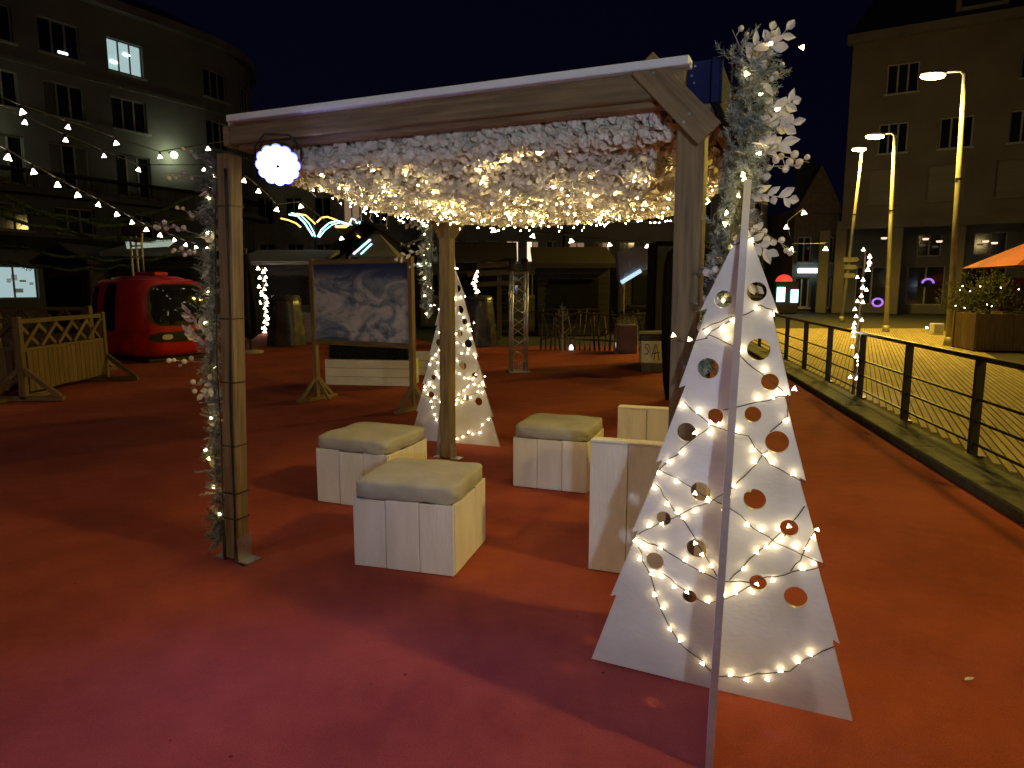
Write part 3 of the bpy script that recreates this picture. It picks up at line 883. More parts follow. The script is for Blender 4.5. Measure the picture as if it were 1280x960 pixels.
garland('thick frosted garland with white leaf sprays on the right front post above the large tree',
        [pw(WX + .14, -.06, 2.56), pw(WX + .15, -.05, 2.3), pw(WX + .13, -.06, 2.0), pw(WX + .09, -.07, 1.75), pw(WX + .065, -.09, 1.5), pw(WX + .03, -.10, 1.28)],
        lambda t: .19 * (1 - t) ** .8 + .05, 520, 11,
        [(0.10, (.28, 0, 1), .19, 8), (0.08, (-.1, -.2, 1), .10, 5), (0.20, (1, -.1, .40), .15, 9), (.24, (1, -.2, .25), .15, 9), (.27, (1, -.3, .1), .12, 8), (.05, (.5, -.3, .6), .15, 6), (.38, (1, -.2, -.2), .18, 8), (.5, (.9, -.2, -.5), .16, 8), (.6, (.8, -.1, -.6), .15, 8)],
        [(.12, (.9, 0, .5), .17, 3), (.28, (1, 0, -.15), .27, 6), (.33, (1, 0, .1), .24, 5), (.46, (1, 0, -.5), .30, 6), (.62, (-.5, -.8, -.3), .12, 6), (.7, (-.3, -.9, -.4), .12, 6), (0.02, (-.7, -.2, .8), .12, 2), (.8, (-.4, -.8, -.3), .12, 5)],
        26, px_ - py_ * .35)
garland('slim frosted garland with berry twigs on the left front post',
        [pw(.05, -.02, 2.36), pw(.01, -.03, 2.0), pw(-.015, -.03, 1.6), pw(-.04, -.03, 1.2), pw(-.05, -.02, .8), pw(-.07, -.02, .4), pw(-.075, -.02, .10)],
        lambda t: .045 + .035 * math.sin(t * 11) ** 2, 200, 12,
        [(.44, (-.55, -.2, 1), .20, 12), (.46, (-.75, -.2, .8), .15, 9), (.55, (-.6, -.3, -.6), .08, 5)],
        [(.05, (-1, 0, .12), .27, 4), (.02, (-.9, 0, .55), .20, 4), (.2, (-1, 0, .30), .34, 8), (.24, (-1, 0, .15), .24, 6), (.50, (-1, -.1, .12), .26, 5), (.53, (-.7, -.1, -.35), .16, 4), (.16, (-.9, -.1, .4), .2, 4)],
        15, -px_ - py_ * .2)
garland('small dark garland with warm lights on the rear post beside the display board',
        [pw(-.08, WY - .05, 2.28), pw(-.12, WY - .05, 2.0), pw(-.12, WY - .05, 1.7), pw(-.11, WY - .05, 1.4)],
        lambda t: .10 - .03 * t, 260, 13, [(.1, (-1, 0, .2), .25, 8), (.3, (-1, 0, -.4), .3, 7)], [(.2, (-1, 0, -.3), .3, 3), (.5, (-1, 0, 0), .2, 3)], 14, -px_)
# ground level spill of bulbs at the foot of the left post garland
# ================================================================== STREET LAMPS
def street_lamp(label, base, H, arm, lean=0.0, power=None, colr=None):
    th = thing('street_lamp', label, 'street lamp', base, 0, 'yellow street lamps')
    top = Vector((lean, 0, H))
    MB().cyl((0, 0, 0), (0, 0, .25), .13, .11, n=14).build('base', M['pole'], th, smooth=True)
    MB().tube([(0, 0, .2), (lean * .5, 0, H * .5), top], [.085, .07, .05], n=14).build('pole', M['pole'], th, smooth=True)
    MB().cyl((lean * .62, 0, H * .62), (lean * .62, 0, H * .62 + .06), .085, n=14).build('collar', M['black'], th)
    hx = lean - arm
    MB().tube([top - Vector((0, 0, .05)), top + Vector((-.12, 0, .05)), (hx + .25, 0, H + .03)], [.035, .03, .03], n=8).build('arm', M['pole'], th, smooth=True)
    hd = MB()
    hd.sphere((hx, 0, H), .36, 14, 8, (1, .5, .26)).build('lamp_head', M['pole'], th, smooth=True)
    MB().sphere((hx, 0, H - .075), .33, 14, 8, (1, .55, .24)).build('lens', M['b_lamp'], th, smooth=True)
    # cut-off reflector throws the light down; the bowl lens spills a little sideways
    spot('lamp_light', th, (hx, 0, H - .22), (hx - .7, -.9, 0), power or P_STREET, colr or SODIUM, .34, 168, .3)
    ld = bpy.data.lights.new('lamp_spill', 'POINT'); ld.energy = .10 * (power or P_STREET); ld.color = colr or (1.0, .72, .30); ld.shadow_soft_size = .3
    lo = bpy.data.objects.new('lamp_spill', ld); col.objects.link(lo); lo.parent = th; lo.location = (hx, 0, H - .50)
    return th
b1 = at(1195, 420, 19.3); b1.z = 0
street_lamp('tall street lamp with yellow head, nearest one, above the bush planter', b1 - Vector((.2, 0, 0)), 7.35, .85, -.22)
b2 = G(1107, 415); street_lamp('middle street lamp between the fairy-light pole and the planter', b2, 7.05, .70, -.22)
b3 = G(1052, 402); street_lamp('farthest street lamp with small yellow head and signs on its pole', b3, 8.1, .15, .42, power=P_STREET * 1.2)
street_lamp('street lamp of the same row standing beside the photographer, right of the railing', (8.8, -0.9, 0), 7.2, .85, .1, power=P_STREET * .8)
street_lamp('paler unseen lamp added left of the photographer to fill the carpet with light', (-10.5, -3.5, 0), 7.2, -.85, -.1, power=P_STREET * .36, colr=(1.0, .80, .64))  # out-of-view fill lamp, added to brighten the left side
# direction signs on the far lamp's pole
sg = thing('direction_signs', 'stack of three weathered arrow signs fixed to the farthest lamp pole', 'sign', b3 + Vector((.18, -.16, 0)), 0)
for i, z in enumerate((2.95, 2.6, 2.2)):
    w = .75 - .1 * i
    mb = MB()
    pts = [(-w * .5, 0, z - .11), (w * .35, 0, z - .11), (w * .5, 0, z), (w * .35, 0, z + .11), (-w * .5, 0, z + .11)]
    mb.add([(x, -.02, zz) for x, _, zz in pts] + [(x, .02, zz) for x, _, zz in pts], [(0, 1, 2, 3, 4), (9, 8, 7, 6, 5)] + [(i2, 5 + i2, 5 + (i2 + 1) % 5, (i2 + 1) % 5) for i2 in range(5)])
    mb.build('arrow_board', M['concrete'], sg)

# ================================================================== LIGHT POLES AND FESTOONS
B_FEST = MB().sphere((0, 0, 0), 1, 8, 6).mesh('bulb', M['b_fest'], smooth=True)
B_FEST3 = bulb3(M['b_fest'], 1.0)
def light_pole(label, base, H, nb, seed, s=.03, spread=.09, mt='wood_dark', z0=.05):
    th = thing('light_pole', label, 'light pole', base, 0, 'poles wound with fairy lights')
    rr = random.Random(seed)
    MB().tube([(0, 0, 0), (.01, 0, H * .5), (.02, 0, H)], [.03, .025, .015], n=7).build('pole', M[mt], th)
    pts = []
    for i in range(nb * 2):
        a = i * 1.1
        pts.append((.04 * math.cos(a), .04 * math.sin(a), z0 + (H - z0) * i / (nb * 2 - 1)))
    MB().tube(pts, .004, n=5).build('fairy_wire', M['wire'], th)
    for i in range(nb):
        z = z0 + (H - z0) * (i + rr.random()) / nb
        a = rr.uniform(0, 6.28)
        link('bulb', B_FEST3, th, Matrix.Translation((spread * math.cos(a), -.03, z)) @ Matrix.Rotation(math.pi / 2, 4, 'X') @ Matrix.Scale(s * rr.uniform(.75, 1.1), 4))
    return th
pb = rl(3.92, -0.02); light_pole('thin pole wound with star-like fairy lights fixed to the railing', pb, 2.22, 30, 4, .042, .085)
light_pole('column of fairy lights beside the white box left of the display board', (-8.7, 24.0, 0), 2.35, 26, 5, .085, .13)
light_pole('short light column on the covered barrel behind the rear tree', (-.78, 14.6, 1.45), .55, 10, 6, .045, .06)
def festoon(label, pix, seed, size=.055, sag=True, ext=None):
    """string of bulbs through (px, py, distance) stations"""
    pts = [at(*p) for p in pix]
    o0 = pts[0].copy()
    th = thing('festoon_string', label, 'string lights', o0, 0, 'festoon strings over the square')
    rr = random.Random(seed)
    loc = [p - o0 for p in pts]
    w = list(loc)
    if ext:
        w = [at(*ext[0]) - o0] + w + [at(*ext[1]) - o0]
    MB().tube([p + Vector((0, 0, size * 1.6)) for p in w], .012, n=5).build('cable', M['cable'], th)
    for p in loc:
        MB().cyl(p + Vector((0, 0, size * .7)), p + Vector((0, 0, size * 1.7)), size * .4, size * .3, n=7).build('socket', M['cable'], th)
        link('bulb', B_FEST3 if size > .06 else B_FEST, th, Matrix.Translation(p) @ Matrix.Rotation(math.pi / 2, 4, 'X') @ Matrix.Rotation(rr.uniform(-.3, .3), 4, 'Z') @ Matrix.Scale(size * rr.uniform(.9, 1.1), 4))
    return th
festoon('long string of bulbs sloping down to the right across the left building', [(10, 197, 9), (42, 215, 9.6), (72, 231, 10.2), (97, 244, 10.8), (123, 256, 11.5), (146, 268, 12.2), (165, 278, 13), (183, 287, 13.8), (200, 294, 14.6), (218, 300, 15.4), (232, 306, 16.2), (245, 309, 17)], 1, .062, ext=((-40, 172, 8), (258, 314, 18)))
festoon('upper left string of bulbs beneath the lit office window', [(28, 140, 13), (85, 159, 14), (145, 179, 15.2), (200, 196, 16.4), (260, 186, 17)], 2, .075, ext=((-30, 118, 12), (300, 180, 18)))
festoon('second left string of bulbs crossing below the upper one', [(31, 153, 14), (82, 175, 15), (130, 195, 16), (173, 212, 17), (255, 212, 18), (262, 233, 18.5)], 3, .072, ext=((-30, 128, 13), (270, 245, 19)))
festoon('bulb string under the blue lamp left of the display board', [(305, 226, 14), (343, 264, 15), (323, 239, 14.5), (375, 257, 16), (347, 274, 15.5), (315, 322, 13.5)][:1] + [(323, 239, 14.4), (346, 262, 15), (376, 258, 16), (427, 298, 17), (466, 263, 17.5)], 4, .07)
festoon('row of warm bulbs strung below the canopy in front of the dark huts', [(466, 263, 15), (517, 272, 15.2), (617, 288, 15.8), (666, 295, 16.2), (714, 301, 16.6), (762, 306, 17), (809, 308, 17.4)], 5, .075, ext=((440, 259, 14.8), (850, 310, 17.8)))
festoon('short bulb string beside the large tree in front of the arcade', [(1005, 266, 16), (983, 284, 15.5), (989, 312, 15), (1032, 311, 16)], 6, .075)
for i, (x0, y0, x1, y1, Y0, Y1, sag) in enumerate([(-20, 236, 265, 262, 12, 17, .5), (-20, 262, 262, 290, 13, 18, .35), (-20, 252, 240, 246, 15, 19, .5), (-20, 300, 230, 318, 14, 18, .25), (-20, 322, 170, 330, 16, 19, .2)]):
    a, b2 = at(x0, y0, Y0), at(x1, y1, Y1)
    rr = random.Random(40 + i)
    pts = []; rs = []
    for k in range(41):
        t = k / 40
        p = a.lerp(b2, t); p.z -= sag * 4 * t * (1 - t) - .03 * math.sin(t * 26 + i)
        pts.append(p - a); rs.append(.022 + .025 * rr.random())
    o = MB().tube(pts, rs, n=6).build('evergreen_rope', M['fir'], None); o.location = a
    tag(o, ['topmost', 'second', 'third', 'fourth', 'lowest'][i] + ' of the dark evergreen ropes slung across the left building', 'rope', 'dark ropes on the left')
    cab_ = MB()
    rr2 = random.Random(60 + i)
    for k in range(140):
        p = pts[rr2.randrange(41)].lerp(pts[rr2.randrange(1, 41)], 0)
        fir_sprig(cab_, p, Vector((rr2.uniform(-1, 1), rr2.uniform(-1, 1), rr2.uniform(-1, .5))), .12, rr2, .05, 8, .006)
    tag(cab_.build('fir_foliage', M['fir'], o), kind='stuff')

# ================================================================== BUILDINGS
def facade(name, posfn, smax, sbreaks, zmax, openings, mt, parent, depth=.22):
    """wall with real rectangular openings and reveals; openings (s0,s1,z0,z1)"""
    S = sorted(set([0, smax] + [a for o in openings for a in o[:2]] + sbreaks))
    Z = sorted(set([-.1, zmax] + [a for o in openings for a in o[2:]]))
    mb = MB(); idx = {}
    def v(s, z, d=0.0):
        k = (round(s, 4), round(z, 4), d)
        if k not in idx:
            p, n = posfn(s); q = p - n * d
            idx[k] = len(mb.v); mb.v.append((q.x, q.y, z))
        return idx[k]
    for s0, s1 in zip(S[:-1], S[1:]):
        for z0, z1 in zip(Z[:-1], Z[1:]):
            sc, zc = (s0 + s1) / 2, (z0 + z1) / 2
            if any(o[0] < sc < o[1] and o[2] < zc < o[3] for o in openings): continue
            mb.f.append((v(s0, z0), v(s1, z0), v(s1, z1), v(s0, z1)))
    for (s0, s1, z0, z1) in openings:
        mb.f += [(v(s0, z0), v(s0, z1), v(s0, z1, depth), v(s0, z0, depth)), (v(s1, z1), v(s1, z0), v(s1, z0, depth), v(s1, z1, depth)),
                 (v(s0, z1), v(s1, z1), v(s1, z1, depth), v(s0, z1, depth)), (v(s1, z0), v(s0, z0), v(s0, z0, depth), v(s1, z0, depth))]
    return mb.build(name, mt, parent)
_wm = {}
def window(posfn, o, parent, npane, gmat, sill=True, depth=.2, fmat=None, extra=None):
    s0, s1, z0, z1 = o
    w, h = s1 - s0, z1 - z0
    fmat = fmat or M['frame']
    key = (round(w, 2), round(h, 2), npane, fmat.name, sill)
    if key not in _wm:
        mb = MB(); f = .07
        mb.box((0, 0, f / 2), (w, .07, f)).box((0, 0, h - f / 2), (w, .07, f))
        for i in range(npane + 1):
            x = -w / 2 + f / 2 + (w - f) * i / npane
            mb.box((x, 0, h / 2), (f if i in (0, npane) else f * 1.3, .066, h - 2 * f))
        if sill: mb.box((0, -.24, -.06), (w + .2, .34, .10))
        _wm[key] = mb.mesh('window', fmat)
    gk = (round(w, 2), round(h, 2), npane)
    if gk not in _wm:
        pw_ = (w - .08) / npane
        _wm[gk] = [MB().box((-w / 2 + .04 + pw_ * (i + .5), .015, h / 2), (pw_ - .07, .012, h - .15)) for i in range(npane)]
    sc = (s0 + s1) / 2
    p, n = posfn(sc)
    q = p - n * depth
    ang = math.atan2(n.y, n.x) + math.pi / 2
    Mx = Matrix.Translation((q.x, q.y, z0)) @ Matrix.Rotation(ang, 4, 'Z')
    fo = link('window', _wm[key], parent, Mx)
    for i in range(npane):
        g = gmat[i] if isinstance(gmat, (list, tuple)) else gmat
        mk = (gk, i, g.name)
        if mk not in _wm: _wm[mk] = _wm[gk][i].mesh('pane', g)
        link('pane', _wm[mk], fo)
    return fo
def band(name, posfn, s0, s1, z0, z1, out, mt, parent, n=1):
    """string course / cornice following the facade"""
    mb = MB()
    vs, fs = [], []
    for i in range(n + 1):
        p, nn = posfn(s0 + (s1 - s0) * i / n)
        for d, z in ((-.05, z0), (out, z0), (out, z1), (-.05, z1)):
            q = p + nn * d; vs.append((q.x, q.y, z))
    for i in range(n):
        for k in range(4):
            a, b2 = i * 4 + k, i * 4 + (k + 1) % 4
            fs.append((a, b2, b2 + 4, a + 4))
    fs += [(0, 1, 2, 3), (4 * n + 3, 4 * n + 2, 4 * n + 1, 4 * n)]
    return mb.add(vs, fs).build(name, mt, parent)

# ---- left apartment block with a rounded corner
LB0 = Vector((-26, 36, 0)); LD = Vector((0.5, .866, 0)); LN = Vector((.866, -.5, 0))
S0, SA, RAD = 14.0, 25.0, 10.0
def pos_left(s):
    s -= S0
    s1 = SA - S0
    if s <= s1: return LB0 + LD * s, LN
    a = (s - s1) / RAD
    c = LB0 + LD * s1 - LN * RAD
    th0 = math.atan2(LN.y, LN.x) + a
    n = Vector((math.cos(th0), math.sin(th0), 0))
    return c + n * RAD, n
bl = thing('apartment_building', 'grey four-storey apartment block with rounded corner and one lit office window, on the left', 'building', (0, 0, 0))
ops = []
sc_cols = [S0 - 7.0, S0 - 3.5, S0, S0 + 3.3, S0 + 6.9]
curve_cols = [SA + 2.1, SA + 6.0]
def kind_of(r, c): return None
for r, (z0, z1) in enumerate(((14.0, 15.8), (10.8, 12.6), (7.0, 9.4))):
    for c, s in enumerate(sc_cols + curve_cols):
        ops.append((s - 1.05, s + 1.05, z0, z1))
shop_ops = [(s - 1.1, s + 1.1, 1.05, 2.75) for s in sc_cols + [SA + 2.1]]
mez = [(s - 1.05, s + 1.05, 4.6, 6.0) for s in sc_cols + [SA + 2.1]]
facade('wall', pos_left, SA + 14, [SA + k * 1.0 for k in range(14)], 17.3, ops + shop_ops + mez, M['stoneL'], bl)
for i, o in enumerate(ops):
    r, c = divmod(i, 7)
    g = M['winglass']
    if (r, c) == (0, 4): g = M['e_office']
    if r == 2: g = [M['curtain'], M['winglass'], M['curtain']] if c % 2 else [M['winglass'], M['curtain'], M['winglass']]
    if (r, c) in ((1, 3), (1, 1), (0, 2)): g = [M['curtain'], M['winglass'], M['winglass']]
    f = window(pos_left, o, bl, 3, g)
    if (r, c) == (0, 4):
        for (u, w_) in ((-.62, .55), (.18, 1.15)):
            MB().sphere((u, -.03, w_), .24, 12, 6, (1, .1, .28)).build('ceiling_lamp', M['e_tube'], f, smooth=True)
    if (r, c) == (0, 3):
        MB().box((.2, -.02, .25), (.5, .03, .12)).build('reflected_tube', M['e_tube'], f)
for i, o in enumerate(shop_ops):
    f = window(pos_left, o, bl, 2, M['e_shop'] if i == 2 else M['winglass'], sill=False)
    if i == 2:
        rr = random.Random(3)
        for k in range(6):
            w_, h_ = rr.uniform(.15, .4), rr.uniform(.1, .35)
            MB().box((rr.uniform(-.85, .85), -.006 - k * .001, rr.uniform(.25, 1.4)), (w_, .006, h_)).build('window_notice', (M['e_note'], M['e_note2'])[k % 2], f)
for o in mez: window(pos_left, o, bl, 3, M['winglass'])
band('cornice', pos_left, 0, SA + 14, 17.25, 17.75, .55, M['stoneL'], bl, 30)
band('string_course', pos_left, 0, SA + 14, 13.1, 13.3, .12, M['stoneL'], bl, 30)
band('balcony_slab', pos_left, 0, SA + 10, 6.45, 6.75, 1.1, M['stoneB'], bl, 30)
band('shop_fascia', pos_left, 0, SA + 10, 3.6, 4.3, .25, M['hut'], bl, 30)
for i, s in enumerate(sc_cols + curve_cols[:1]):
    # window-box planting and balcony rail bars
    mb = MB()
    rr = random.Random(i)
    for k in range(26):
        p, n_ = pos_left(s + rr.uniform(-1, 1))
        fir_sprig(mb, p + n_ * .9 + Vector((0, 0, 6.78)), Vector((rr.uniform(-.4, .4), rr.uniform(-.4, .4), 1)), rr.uniform(.2, .5), rr, .1, 9, .015)
    mb.build('window_box_plants', M['fir'], bl)
bal = MB().cyl((0, 0, 0), (0, 0, .85), .02, n=4).mesh('baluster', M['black'])
for k in range(60):
    p, n_ = pos_left(k * .6); link('baluster', bal, bl, Matrix.Translation(p + n_ * 1.02 + Vector((0, 0, 6.75))))
band('balcony_rail', pos_left, 0, SA + 10, 7.6, 7.68, 1.06, M['black'], bl, 30)
mb = MB(); vs, fs = [], []
for i in range(31):
    p, n_ = pos_left((SA + 14) * i / 30)
    vs += [(p.x + n_.x * .3, p.y + n_.y * .3, 17.75), (p.x - n_.x * 3, p.y - n_.y * 3, 19.6), (p.x - n_.x * 9, p.y - n_.y * 9, 19.9)]
for i in range(30):
    a = i * 3; fs += [(a, a + 3, a + 4, a + 1), (a + 1, a + 4, a + 5, a + 2)]
mb.add(vs, fs).build('roof', M['slate'], bl)
# wall lamps that wash the first floor
wl = thing('wall_lamp', 'greenish wall lamp glowing above the left building balcony', 'wall lamp', (0, 0, 0))
p, n_ = pos_left(S0 + 9.2)
wl.location = p + n_ * .55 + Vector((0, 0, 9.75))
MB().sphere((0, 0, 0), .2, 10, 6).build('globe', em('pale_green_globe', (.85, 1.0, .55), 22, sample=False), wl, smooth=True)
MB().cyl((0, 0, .12), -n_ * .55 + Vector((0, 0, .2)), .035, n=6).build('bracket', M['black'], wl)
ld = bpy.data.lights.new('lamp_light', 'POINT'); ld.energy = 38; ld.color = (.9, 1.0, .6); ld.shadow_soft_size = .25
lo = bpy.data.objects.new('lamp_light', ld); col.objects.link(lo); lo.parent = wl; lo.location = n_ * .35
w2 = copy_tree(wl)
p, n_ = pos_left(S0 - 1.9); w2.location = p + n_ * .55 + Vector((0, 0, 9.75)); w2['label'] = 'greenish wall lamp at the left picture edge above the balcony'
for ob in (wl, w2): ob['group'] = 'wall lamps on the left building'

# ---- right arcade building
RB0 = Vector((20.6, 43.5, 0)); RBD = Vector((.868, -.496, 0)); RBN = Vector((-.496, -.868, 0))
def pos_right(s): return RB0 + RBD * s, RBN
br = thing('arcade_building', 'tall ochre building with ground-floor arcade behind the street lamps on the right', 'building', (0, 0, 0))
def s_at(px):
    u = (px - 640) / FPX
    return (u * RB0.y - RB0.x) / (RBD.x - u * RBD.y)
ops = []
for (a, b2) in ((1085, 1123), (1243, 1281), (1400, 1440)): ops.append((s_at(a), s_at(b2), 13.0, 14.7))
for (a, b2) in ((1080, 1115), (1153, 1193), (1236, 1281), (1350, 1400)): ops.append((s_at(a), s_at(b2), 9.6, 11.35))
bld = [(s_at(a), s_at(b2), 6.7, 8.7) for (a, b2) in ((1072, 1108), (1143, 1188), (1225, 1275), (1320, 1380))]
ops = [tuple(round(x, 3) for x in o) for o in ops]; bld = [tuple(round(x, 3) for x in o) for o in bld]
ml = RB0 + RBD * 0
arc = []
cols_px = [1024, 1044, 1112, 1188, 1300, 1400]
cs = [s_at(c) for c in cols_px]
facade('wall', pos_right, 34, [], 16.2, [o for o in ops + bld], M['stoneR'], br) if False else None
def wall_above():
    # upper wall starts above the arcade lintel
    mb_ops = ops + bld
    S = sorted(set([0, 34] + [a for o in mb_ops for a in o[:2]])); Z = sorted(set([5.6, 16.2] + [a for o in mb_ops for a in o[2:]]))
    mb = MB()
    def q(s, z, d=0): p, n = pos_right(s); p = p - n * d; return (p.x, p.y, z)
    for a, b2 in zip(S[:-1], S[1:]):
        for z0, z1 in zip(Z[:-1], Z[1:]):
            if any(o[0] < (a + b2) / 2 < o[1] and o[2] < (z0 + z1) / 2 < o[3] for o in mb_ops): continue
            mb.add([q(a, z0), q(b2, z0), q(b2, z1), q(a, z1)], [(0, 1, 2, 3)])
    for (a, b2, z0, z1) in mb_ops:
        mb.add([q(a, z0), q(b2, z0), q(b2, z1), q(a, z1), q(a, z0, .25), q(b2, z0, .25), q(b2, z1, .25), q(a, z1, .25)], [(0, 4, 5, 1), (1, 5, 6, 2), (2, 6, 7, 3), (3, 7, 4, 0)])
    # left gable end, soffit
    mb.add([q(0, 5.6), q(0, 16.2), q(0, 16.2, 12), q(0, 5.6, 12)], [(0, 1, 2, 3)])
    mb.add([q(0, 5.6), q(34, 5.6), q(34, 5.6, 4), q(0, 5.6, 4)], [(0, 1, 2, 3)])
    return mb.build('wall', M['stoneR'], br)
wall_above()
for o in ops: window(pos_right, o, br, 3, M['winglass'])
for o in bld: window(pos_right, o, br, 1, M['shutter'], fmat=M['shutter'])
band('lintel', pos_right, -.2, 34, 5.2, 5.7, .35, M['stoneR'], br)
band('cornice', pos_right, -.3, 34, 16.1, 16.6, .5, M['stoneR'], br)
for s in cs:
    p, n_ = pos_right(s); ang = math.atan2(RBD.y, RBD.x)
    MB().box((0, 0, 2.6), (.62, .7, 5.2), b=.04).build('column', M['stoneR'], br, M=Matrix.Translation((p.x, p.y, 0)) @ Matrix.Rotation(ang, 4, 'Z'))
def back(s, d): p, n = pos_right(s); return p - n * d
sf = [(s_at(a), s_at(b2), .5, 3.0) for a, b2 in ((1060, 1103), (1128, 1178), (1205, 1260), (1320, 1380))]
sf2 = [(s_at(a), s_at(b2), 3.6, 5.0) for a, b2 in ((1138, 1170), (1212, 1257))]
def pos_shop(s): p, n = pos_right(s); return p - n * 3.6, n
facade('shop_wall', pos_shop, 34, [], 5.6, [tuple(round(x, 3) for x in o) for o in sf + sf2], M['stoneB'], br)
for o in sf + sf2: window(pos_shop, tuple(round(x, 3) for x in o), br, 2, M['winglass'], sill=False)
for (px, py) in ((1105, 299), (1157, 300), (1174, 303), (1232, 303), (1243, 305)):
    q = at(px, py, 41.5)
    MB().cyl(q, q + Vector((0, 0, .1)), .14, .18, n=10).build('downlight', M['e_warm'], br)
mb = MB(); 
def rq(s, z, d): p, n = pos_right(s); p = p - n * d; return (p.x, p.y, z)
mb.add([rq(-.3, 16.6, -.4), rq(34, 16.6, -.4), rq(34, 21, 4), rq(1.5, 21, 4), rq(-.3, 16.6, 9)], [(0, 1, 2, 3), (0, 3, 4)]).build('roof', M['slate'], br)
for px in (1190, 1340):
    s = s_at(px); p, n_ = pos_right(s); ang = math.atan2(RBD.y, RBD.x)
    DM = Matrix.Translation((p.x, p.y, 17.0)) @ Matrix.Rotation(ang, 4, 'Z')
    mb = MB().box((-1.1, .9, 1.1), (.25, 2.0, 2.2)).box((1.1, .9, 1.1), (.25, 2.0, 2.2)).box((0, .9, 2.28), (2.7, 2.3, .16)).box((0, .9, .1), (2.0, 2.0, .2))
    d_ = mb.build('dormer', M['stoneR'], br, M=DM)
    MB().box((0, .12, 1.2), (1.95, .05, 1.9)).build('pane', M['winglass'], d_)

# ---- street closing the view at the back
def simple_block(label, name, x0, x1, Y, H, cols, rows, mt, lit, seed, roof=2.2, skew=0.0, tall=()):
    d = Vector((x1 - x0, skew, 0)); W = d.length; d.normalize(); n = Vector((d.y, -d.x, 0))
    def pos(s): return Vector((x0, Y, 0)) + d * s, n
    th = thing(name, label, 'building', (0, 0, 0), 0, 'buildings at the back of the square')
    o_ = []
    for r, (z0, z1) in enumerate(rows):
        for c in range(cols):
            s = W * (c + .5) / cols
            hw = min(.62, W / cols * .32)
            o_.append((round(s - hw, 3), round(s + hw, 3), z0, z1))
    facade('wall', pos, W, [], H, o_, mt, th)
    for i, o in enumerate(o_):
        g = lit.get(divmod(i, cols), M['winglass'])
        window(pos, o, th, 2, g, depth=.16)
    band('cornice', pos, -.1, W + .1, H - .1, H + .25, .35, mt, th)
    a, b2 = pos(0)[0], pos(W)[0]
    MB().add([(a.x, a.y - .2, H + .25), (b2.x, b2.y - .2, H + .25), (b2.x - .8, b2.y + 3, H + roof), (a.x + .8, a.y + 3, H + roof)], [(0, 1, 2, 3)]).build('roof', M['slate'], th)
    MB().add([(a.x, a.y, -.1), (a.x, a.y, H + .2), (a.x, a.y + 8, H + .2), (a.x, a.y + 8, -.1)], [(0, 1, 2, 3)]).build('side_wall', mt, th)
    MB().add([(b2.x, b2.y, -.1), (b2.x, b2.y, H + .2), (b2.x, b2.y + 8, H + .2), (b2.x, b2.y + 8, -.1)], [(0, 1, 2, 3)]).build('side_wall', mt, th)
    return th
RW = ((1.0, 2.6), (3.4, 4.9), (6.3, 8.3), (9.6, 11.3))
W_, D_ = M['e_warm'], M['e_dim']
simple_block('pale rendered building behind the light arcs, left of the rear post', 'back_building', -19.5, -6.6, 52, 12.5, 6, RW, M['concrete'], {(2, 3): D_}, 1)
simple_block('dark grey building with two bright windows behind the rear tree', 'back_building', -6.4, 3.6, 49, 13, 7, RW, M['stoneB'], {(1, 4): W_, (1, 5): [W_, D_], (1, 3): D_ if False else M['winglass']}, 2)
simple_block('dark grey building with dim orange windows behind the truss tower', 'back_building', 3.8, 18.3, 50, 11.5, 8, RW, M['stoneB'], {(1, 0): [D_, D_], (1, 1): [M['winglass'], D_]}, 3)
hs = simple_block('narrow brick house with a lit shop sign beside the arcade', 'gabled_house', 18.9, 21.9, 46.5, 6.6, 2, ((.3, 2.3), (3.3, 5.0)), M['brick'], {}, 4, roof=4.0)
a = Vector((18.9, 46.5, 0))
MB().add([(18.8, 46.25, 6.6), (22.0, 46.25, 6.6), (20.4, 46.25, 9.6), (18.8, 46.5, 6.6), (22.0, 46.5, 6.6), (20.4, 46.5, 9.6)], [(0, 1, 2), (5, 4, 3), (0, 2, 5, 3), (1, 4, 5, 2)]).build('gable', M['brick'], hs)
MB().box((20.1, 46.15, 2.75), (1.9, .2, .32), b=.03).build('shop_sign', M['e_cyan'], hs)
ks = thing('red_lit_kiosk', 'small kiosk with glowing red dome seen left of the narrow brick house', 'kiosk', (17.2, 43.5, 0))
MB().box((0, 0, 1.0), (1.5, 1.2, 2.0), b=.06).build('body', M['hut'], ks)
MB().lathe([(.5, 2.0), (.48, 2.15), (.33, 2.35), (.1, 2.44), (0, 2.45)], 16).build('dome', M['e_red'], ks, smooth=True)
MB().box((-.4, -.65, 1.2), (.5, .06, .9)).box((.45, -.65, 1.1), (.45, .06, .8)).build('lit_panel', M['e_cyan'], ks)
for nm, px, py, Y, sz, mt, lb in (('neon_sign', 1097, 378, 40.5, .3, 'e_violet', 'round violet neon sign in the arcade shop behind the lamps'), ('neon_sign', 1160, 354, 39.5, .32, 'e_violet', 'small violet-blue neon sign above the bush')):
    c = at(px, py, Y)
    o = thing(nm, lb, 'sign', c)
    pts = [(sz * math.cos(k * math.pi / 10), 0, sz * .75 * math.sin(k * math.pi / 10)) for k in range(21 if py > 360 else 11)]
    MB().tube(pts, .06, n=6).build('neon_tube', M[mt], o, smooth=True)
    MB().box((0, .16, 0), (sz * 1.9, .05, sz * 1.4)).build('backing', M['black'], o)

